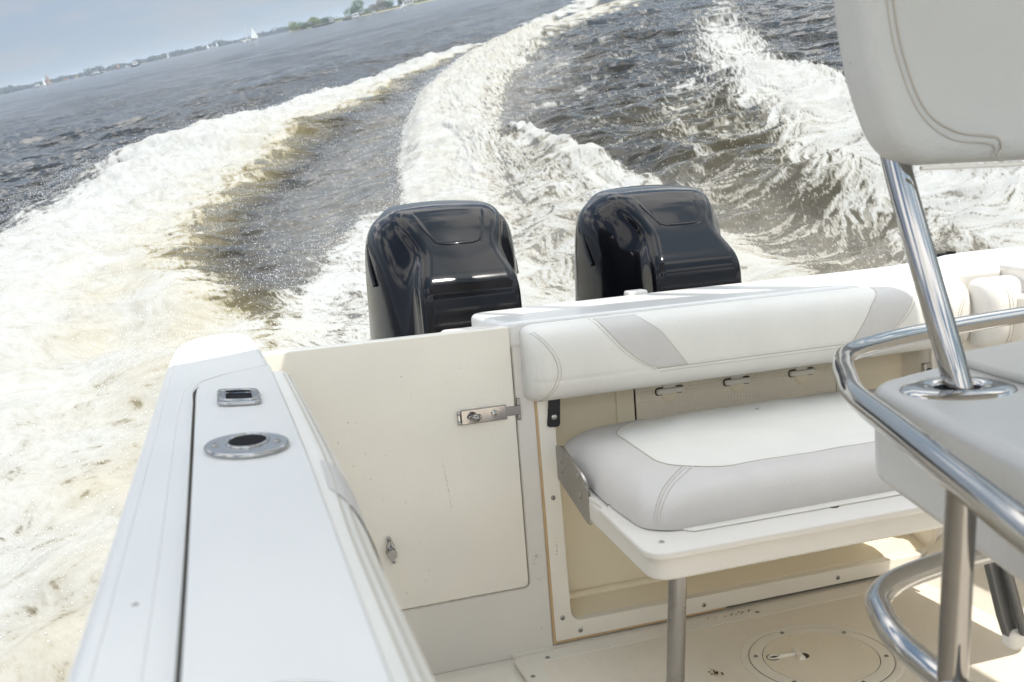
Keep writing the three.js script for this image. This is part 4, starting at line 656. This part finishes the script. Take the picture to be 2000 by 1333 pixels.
{ // transom bolster
  const x0 = 0.752, L = 1.40, z0 = -2.545, B = bolster('', '', (s, out, y) => [x0 + s, y, z0 + out], L, 0.8025, 0.1045, 0.117, { crease: 0.7605 });
  const o = bolsterThing('transom_bolster', 'long white padded bolster with two grey panels along the transom', V(x0 + L / 2, 0.69, z0), B, M.vinyl);
  const yT = 0.9055, yS = 0.7605;
  // the grey panels lean inwards towards their lower ends
  const inner = (y) => { const t = clamp((yT - y) / (yT - yS), 0, 1); return 0.322 + 0.02 * sstep(0, 0.35, t) + 0.101 * Math.pow(t, 1.12); };
  const outer = (y) => { const t = clamp((yT - y) / (yT - yS), 0, 1); return 0.203 + 0.012 * t + 0.098 * Math.pow(t, 1.2) + 0.046 * Math.pow(t, 5); };
  for (const flip of [0, 1]) {
    const S2 = (s) => (flip ? L - s : s), v0 = B.vOfY(yT), v1 = B.vOfY(yS + 0.002);
    part('grey_panel', o, surface((u, v) => { const vv = lerp(v0, v1, v), p = B.q(0.5, vv), y = p[1]; return B.q(S2(lerp(outer(y), inner(y), u)), vv, 0.0015); }, 24, 40), M.grey, 'grey panel across the bolster');
    const path = (fn, off, lift, y0, y1, n = 16) => [...Array(n + 1)].map((_, i) => { const y = lerp(y0, y1, i / n); return V(...B.q(S2(fn(y) + off), B.vOfY(y), lift)); });
    part('stitching', o, stitches(path(outer, -0.012, 0.0008, yT, yS - 0.004)), M.thread);
    for (const [fn, off] of [[outer, 0], [inner, 0]]) part('seam', o, new THREE.TubeGeometry(new THREE.CatmullRomCurve3(path(fn, off, 0.0012, yT, yS)), 60, 0.0009, 6), M.thread);
    // end piece seam
    const es = (y) => 0.012 + 0.056 * Math.cos(clamp((y - 0.79) / 0.105, -1, 1) * Math.PI / 2);
    part('seam', o, new THREE.TubeGeometry(new THREE.CatmullRomCurve3(path(es, 0, 0.0006, 0.893, 0.694, 24)), 60, 0.0009, 6), M.thread);
    part('stitching', o, stitches(path(es, 0.009, 0.0006, 0.893, 0.694, 24)), M.thread);
  }
  const run = (y, lift, a, b) => [...Array(30)].map((_, i) => V(...B.q(lerp(a, b, i / 29), B.vOfY(y), lift)));
  part('seam', o, new THREE.TubeGeometry(new THREE.CatmullRomCurve3(run(yS, 0.0004, 0.35, L - 0.35)), 120, 0.0013, 6), M.thread);
  part('stitching', o, stitches(run(yS - 0.0085, 0.0008, 0.36, L - 0.36)), M.thread);
}
{ // corner bolster, starboard
  const A = V(2.135, 0, -2.45), D = V(0.93, 0, 0.12).normalize(), N = V(-0.12, 0, 0.99).normalize(), L = 0.9, B = bolster('', '', (s, out, y) => [A.x + D.x * s + N.x * out, y, A.z + D.z * s + N.z * out], L, 0.80, 0.105, 0.11);
  const o = bolsterThing('corner_bolster', 'white padded bolster in the sunlit aft corner past the bench', V(2.6, 0.69, -2.4), B, M.vinyl, 60);
  const es = [...Array(20)].map((_, i) => V(...B.q(0.055, i / 19, 0.0008))); part('seam', o, new THREE.TubeGeometry(new THREE.CatmullRomCurve3(es), 50, 0.0009, 6), M.thread);
  part('stitching', o, stitches([...Array(20)].map((_, i) => V(...B.q(0.066, i / 19, 0.0008)))), M.thread);
}
{ // gunwale bolster on the near side
  const zA = -1.925, L = 2.6, B = bolster('', '', (s, out, y) => [0.0775 - 0.0045 * s + out - 0.009 * sstep(0.72, 1.15, s) + 0.003 * Math.sin(Math.min(1, s / 1.5) * Math.PI), y, zA + s], L, 0.857, 0.093, 0.046);
  const o = bolsterThing('gunwale_bolster', 'long white padded bolster hung along the inside of the gunwale', V(0.09, 0.76, -0.6), B, M.vinyl, 120);
  const gp = (t) => [0.815 + 0.13 * t, 0.955 + 0.135 * t];
  part('grey_panel', o, surface((u, v) => { const a = 0.80 + 0.30 * Math.pow(v, 1.1), b = 0.93 + 0.17 * Math.pow(v, 0.8) + 0.12 * v; return B.q(lerp(a, b, u), lerp(0.03, 0.8, v), 0.0014); }, 16, 30), M.grey, 'grey panel across the gunwale bolster');
  for (const [y, r] of [[0.07, 0.001], [0.13, 0.0009]]) part('seam', o, new THREE.TubeGeometry(new THREE.CatmullRomCurve3([...Array(40)].map((_, i) => V(...B.q(lerp(0.01, 2.4, i / 39), y, 0.0006)))), 160, r, 6), M.thread);
  const scuff = rng(8); for (const [s, v] of [[1.13, 0.33], [1.17, 0.36], [1.2, 0.38], [1.26, 0.4]]) { const g = new THREE.SphereGeometry(0.004 + 0.004 * scuff(), 10, 6).scale(0.35, 0.7, 1.3).translate(...B.q(s, v, -0.0016)); part('scuff_mark', o, g, P({ name: 'scuff', color: rgb(0.5, 0.5, 0.51), roughness: 0.7 })); }
}
{ // black strap hanging under the bolster
  const o = boatThing('strap', 'short black strap with a snap hanging under the bolster', 'strap', V(0.823, 0.62, ZT));
  part('webbing', o, slabXY([[0.8095, 0.622], [0.846, 0.618], [0.8535, 0.72], [0.822, 0.72]], [0.008, 0.012, 0.002, 0.002], ZT + 0.004, ZT + 0.011, 0.002), M.black);
  part('snap', o, new THREE.SphereGeometry(0.0088, 20, 10).scale(1, 1, 0.5).translate(0.83, 0.648, ZT + 0.012), M.steel);
}
{ // folding bench
  const o = boatThing('folding_bench', 'cream folding bench on a steel leg with hinge plates at the transom', 'bench', V(1.38, 0, -2.1));
  const yb = 0.452, yt = 0.503;
  part('tray', o, slabXZ([[0.806, -2.30], [0.766, -1.768], [1.98, -1.768], [1.98, -2.30]], [0.02, 0.06, 0.06, 0.02], yb - 0.004, yt, 0.009, [], 14), M.gel);
  part('tray_lip', o, slabXZ([[0.783, -2.10], [0.753, -1.748], [1.99, -1.748], [1.99, -2.2]], [0.004, 0.062, 0.06, 0.01], yt - 0.004, yt + 0.012, 0.005, [], 14), M.gel);
  part('tray_top', o, slabXZ([[0.80, -2.32], [0.798, -1.79], [1.96, -1.79], [1.96, -2.32]], 0.03, yt - 0.01, yt + 0.008, 0.002), M.gel);
  for (const [x, z] of [[0.81, -1.815], [0.812, -2.10], [1.5, -1.80]]) screw(o, [x, yt + 0.012, z], [0, 1, 0], 0.9);
  part('drain_hole', o, new THREE.CylinderGeometry(0.013, 0.013, 0.002, 20).translate(1.235, yt + 0.012, -1.842), M.dark);
  for (const k of [0, 1]) {                                   // steel hinge plates
    const X = k ? 1.985 : 0.798, plate = new THREE.ExtrudeGeometry(roundedShape([[2.425, 0.592], [2.425, 0.505], [2.225, 0.442], [2.203, 0.442], [2.205, 0.53], [2.235, 0.556], [2.38, 0.60]], [0.004, 0.006, 0.004, 0.004, 0.02, 0.03, 0.01]), { depth: 0.005, bevelEnabled: true, bevelSize: 0.0012, bevelThickness: 0.0012, bevelSegments: 2 });
    const h = part('hinge_plate', o, plate.rotateY(Math.PI / 2).translate(X, 0, 0), M.dull, 'brushed steel hinge plate');
    for (const [z, y] of [[-2.265, 0.548], [-2.26, 0.50], [-2.39, 0.56]]) part('rivet', h, new THREE.SphereGeometry(0.009, 18, 10).scale(0.4, 1, 1).translate(X - 0.0014, y, z), M.screw);
  }
  part('bench_leg', o, rod([0.865, yb, -1.86], [0.838, 0.012, -1.878], 0.0195, 36), M.dull, 'scuffed grey steel leg');
  part('leg_foot', o, new THREE.CylinderGeometry(0.03, 0.034, 0.012, 30).translate(0.838, 0.006, -1.878), M.black);
}
{ // bench cushion, lying on the bench
  const o = boatThing('bench_cushion', 'grey edged white seat cushion lying on the folding bench', 'seat cushion', V(1.4, 0.5, -2.2));
  const X0 = 0.808, X1 = 1.97, Z0 = -2.59, Z1 = -1.862, Y0 = 0.516, H = 0.078, R = 0.075;
  const per = 240;
  const ring = (e) => {                                       // rounded outline, drawn in by e at the front and sides and less at the back
    const x0 = X0 + e, x1 = X1 - e, z1 = Z1 - e, z0 = Z0 + e * 0.25, r = Math.max(0.002, Math.min(R + e * 0.55, (z1 - z0) * 0.45)), pts = [], cor = [[x1 - r, z1 - r, 0], [x0 + r, z1 - r, 1], [x0 + r, z0 + r, 2], [x1 - r, z0 + r, 3]];
    const segs = [0.28, 0.22, 0.28, 0.22];
    for (let k = 0; k < 4; k++) { for (let i = 0; i < 20; i++) { const a = Math.PI / 2 * (k + i / 20); pts.push([cor[k][0] + r * Math.cos(a - 0) * 1, cor[k][1] + r * Math.sin(a)]); }
      const a1 = Math.PI / 2 * (k + 1), A = [cor[k][0] + r * Math.cos(a1), cor[k][1] + r * Math.sin(a1)], n = cor[(k + 1) % 4], Bp = [n[0] + r * Math.cos(a1), n[1] + r * Math.sin(a1)]; for (let i = 0; i < 40; i++) pts.push([lerp(A[0], Bp[0], i / 40), lerp(A[1], Bp[1], i / 40)]); }
    for (const q of pts) q[0] += 0.03 * sstep(-2.0, -2.5, q[1]) * (1 - (q[0] - X0) / (X1 - X0));
    return pts;                                               // 240 points
  };
  const height = (e) => Y0 + H * Math.pow(1 - Math.pow(1 - Math.min(e / 0.10, 1), 2.5), 0.52) + 0.014 * sstep(0.05, 0.34, e);
  const E = 0.14, lip = (e) => height(e) - 0.0035 * Math.exp(-((e - E) ** 2) / 0.00002);
  const side = (u) => u < 0.12 ? [0.006 * (1 - u / 0.12), Y0 + 0.014 * (u / 0.12) ] : null;
  const pt = (e, i, extra = 0) => { const p = ring(Math.max(0, e))[((i % per) + per) % per]; return [p[0], lip(e) + extra + 0.0025 * noise(p[0] * 9, p[1] * 9), p[1]]; };
  const es1 = [...Array(41)].map((_, i) => E * Math.pow(i / 40, 1.6)), r1 = es1.map(ring);
  part('grey_border', o, surface((u, v) => { const a = Math.round(u * 40), i = Math.round(v * per) % per, p = r1[a][i]; return [p[0], lip(es1[a]) + 0.0025 * noise(p[0] * 9, p[1] * 9), p[1]]; }, 40, per), M.grey, 'grey edge of the cushion');
  const es2 = [...Array(31)].map((_, i) => lerp(E, 0.575, Math.pow(i / 30, 1.3))), r2 = es2.map(ring);
  part('white_top', o, merge([surface((u, v) => { const a = Math.round(u * 30), i = Math.round(v * per) % per, p = r2[a][i]; return [p[0], lip(es2[a]) + 0.0025 * noise(p[0] * 9, p[1] * 9) + 0.0002, p[1]]; }, 30, per)]), M.vinyl);
  part('underside', o, slabXZ([[X0 + 0.05, Z0], [X0 + 0.006, Z1 - 0.006], [X1 - 0.006, Z1 - 0.006], [X1 - 0.006, Z0]], [0.02, R, R, 0.02], Y0 - 0.001, Y0 + 0.012, 0.003, [], 14), M.vinyl);
  // where the border meets at the corner: double seam and stitches
  for (const [di, name, mt] of [[0, 'corner_seam', M.grey], [1.2, 'corner_seam', M.grey]]) part(name, o, new THREE.TubeGeometry(new THREE.CatmullRomCurve3([...Array(26)].map((_, k) => { const e = E * (0.01 + 0.99 * k / 25), a = pt(e, 69, 0.0004), b = pt(e, 70, 0.0004); return V(lerp(a[0], b[0], di), lerp(a[1], b[1], di), lerp(a[2], b[2], di)); })), 60, 0.0016, 8), mt);
  part('stitching', o, stitches([...Array(26)].map((_, k) => V(...pt(E * (0.01 + 0.99 * k / 25), 71, 0.0008)))), M.thread);
  part('edge_seam', o, new THREE.TubeGeometry(new THREE.CatmullRomCurve3([...Array(per / 2)].map((_, k) => V(...pt(E, k * 2, 0.0012))), true), 480, 0.0014, 6), M.thread);
  const flap = part('loose_flap', o, slabXZ([[0.88, -1.862], [0.895, -1.838], [1.45, -1.834], [1.45, -1.866]], 0.004, 0.5155, 0.5185, 0.001), M.vinyl);
}
{ // helm seat at the right: backrest on a leaning post, seat box, tubular rails
  const o = boatThing('helm_seat', 'white helm seat with high backrest, seat box and tubular steel rails', 'helm seat', V(0.95, 0, -1.0));
  const boxPlan = (g) => [[0.868 - g, -1.205 - g], [0.60 - g, -0.30], [1.5, -0.30], [1.9, -0.9], [1.62, -1.40 - g], [1.35, -1.36 - g]];
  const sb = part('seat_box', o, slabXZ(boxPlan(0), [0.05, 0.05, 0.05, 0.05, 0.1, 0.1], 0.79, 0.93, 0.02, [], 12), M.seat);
  const sc = part('seat_cushion', o, slabXZ([[1.06, -1.262], [1.005, -1.06], [0.96, -0.3], [1.5, -0.3], [1.62, -1.36]], [0.03, 0.1, 0.05, 0.05, 0.08], 0.929, 0.944, 0.007, [], 12), M.dimmed);
  const fl = new THREE.LatheGeometry([[0.032, 0.001], [0.034, 0.0055], [0.045, 0.0075], [0.062, 0.0065], [0.07, 0.003], [0.0725, 0]].map((p) => new THREE.Vector2(...p)), 60).scale(1.02, 1, 0.98).translate(0.93, 0.93, -1.092);
  const socket = part('socket', o, fl, M.steel, 'polished round socket for the backrest post');
  part('bore', socket, new THREE.CylinderGeometry(0.033, 0.033, 0.0012, 32).translate(0.93, 0.9312, -1.092), M.bore);
  part('backrest_post', o, tube([[0.9335, 0.915, -1.088], [0.929, 0.96, -1.098], [0.915, 1.1, -1.135], [0.905, 1.236, -1.172], [0.90, 1.4, -1.21]], 0.0185, 60, 32), M.steel);
  // backrest: slab with rounded corners and a domed front, piped
  const bx = [[0.836, 1.66], [0.822, 1.47], [0.834, 1.345], [0.862, 1.262], [0.898, 1.232], [1.38, 1.222], [1.41, 1.3], [1.41, 1.66]], bz = (y) => -1.135 - 0.07 * (y - 1.23);
  const bk = slabXY(bx, [0.05, 0.12, 0.1, 0.06, 0.035, 0.05, 0.05, 0.05], -0.055, 0.03, 0.026, [], 14); { const p = bk.attributes.position; for (let i = 0; i < p.count; i++) p.setZ(i, p.getZ(i) + bz(p.getY(i))); bk.computeVertexNormals(); }
  const rest = part('backrest', o, creased(bk, 0.9), M.dimmed);
  const sx = [[0.853, 1.62], [0.851, 1.47], [0.862, 1.37], [0.892, 1.295], [0.935, 1.262], [0.985, 1.2535], [1.003, 1.2495], [1.0075, 1.241], [0.998, 1.2345]];
  for (const k of [0, 1]) part('piping', rest, tube(sx.map(([x, y], i) => [x + 0.004 + k * 0.0095 * (i < 5 ? 1 : 0.9), y + k * (i > 3 ? 0.0085 : 0.003) * (i > 6 ? 0.2 : 1), bz(y) + 0.0305]), k ? 0.0016 : 0.0012, 90, 8), P({ name: 'piping', color: rgb(0.47, 0.43, 0.37), roughness: 0.6 }));
  part('bottom_seam', rest, tube([[0.90, 1.2265, bz(1.23) + 0.018], [1.0, 1.2235, bz(1.23) + 0.02], [1.34, 1.217, bz(1.22) + 0.02]], 0.003, 40, 8), M.cream);
  const rail = [[1.72, 0.92, -1.67], [1.57, 0.92, -1.648], [1.353, 0.92, -1.613], [1.16, 0.92, -1.556], [1.035, 0.92, -1.485], [0.962, 0.92, -1.392], [0.898, 0.92, -1.29], [0.838, 0.92, -1.188], [0.757, 0.92, -0.996], [0.659, 0.92, -0.756], [0.60, 0.92, -0.61], [0.53, 0.92, -0.40]];
  part('seat_rail', o, tube(rail, 0.0168, 160, 28), M.steel, 'polished tubular rail round the seat');
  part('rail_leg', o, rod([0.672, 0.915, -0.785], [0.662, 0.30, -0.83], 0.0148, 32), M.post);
  const foot = [[1.16, 0.70, -1.10], [0.964, 0.70, -1.083], [0.875, 0.70, -1.073], [0.785, 0.70, -1.048], [0.738, 0.70, -1.012], [0.716, 0.70, -0.975], [0.69, 0.70, -0.915], [0.672, 0.70, -0.835], [0.66, 0.70, -0.72]];
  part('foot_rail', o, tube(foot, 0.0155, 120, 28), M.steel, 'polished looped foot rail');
  part('support_leg', o, new THREE.ExtrudeGeometry(roundedShape([[1.225, 0.70], [1.275, 0.70], [1.338, 0.40], [1.336, 0.37], [1.31, 0.37], [1.297, 0.41]], 0.008), { depth: 0.012, bevelEnabled: true, bevelSize: 0.003, bevelThickness: 0.003, bevelSegments: 2 }).translate(0.0, 0, -1.43), M.leg, 'tapered dark grey seat support');
  part('support_leg', o, rod([1.262, 0.63, -1.405], [1.328, 0.38, -1.40], 0.008), M.leg);
  part('support_foot', o, box(1.308, 1.342, 0.345, 0.385, -1.44, -1.405, 0.012), M.gel);
}
renderer.render(scene, camera);
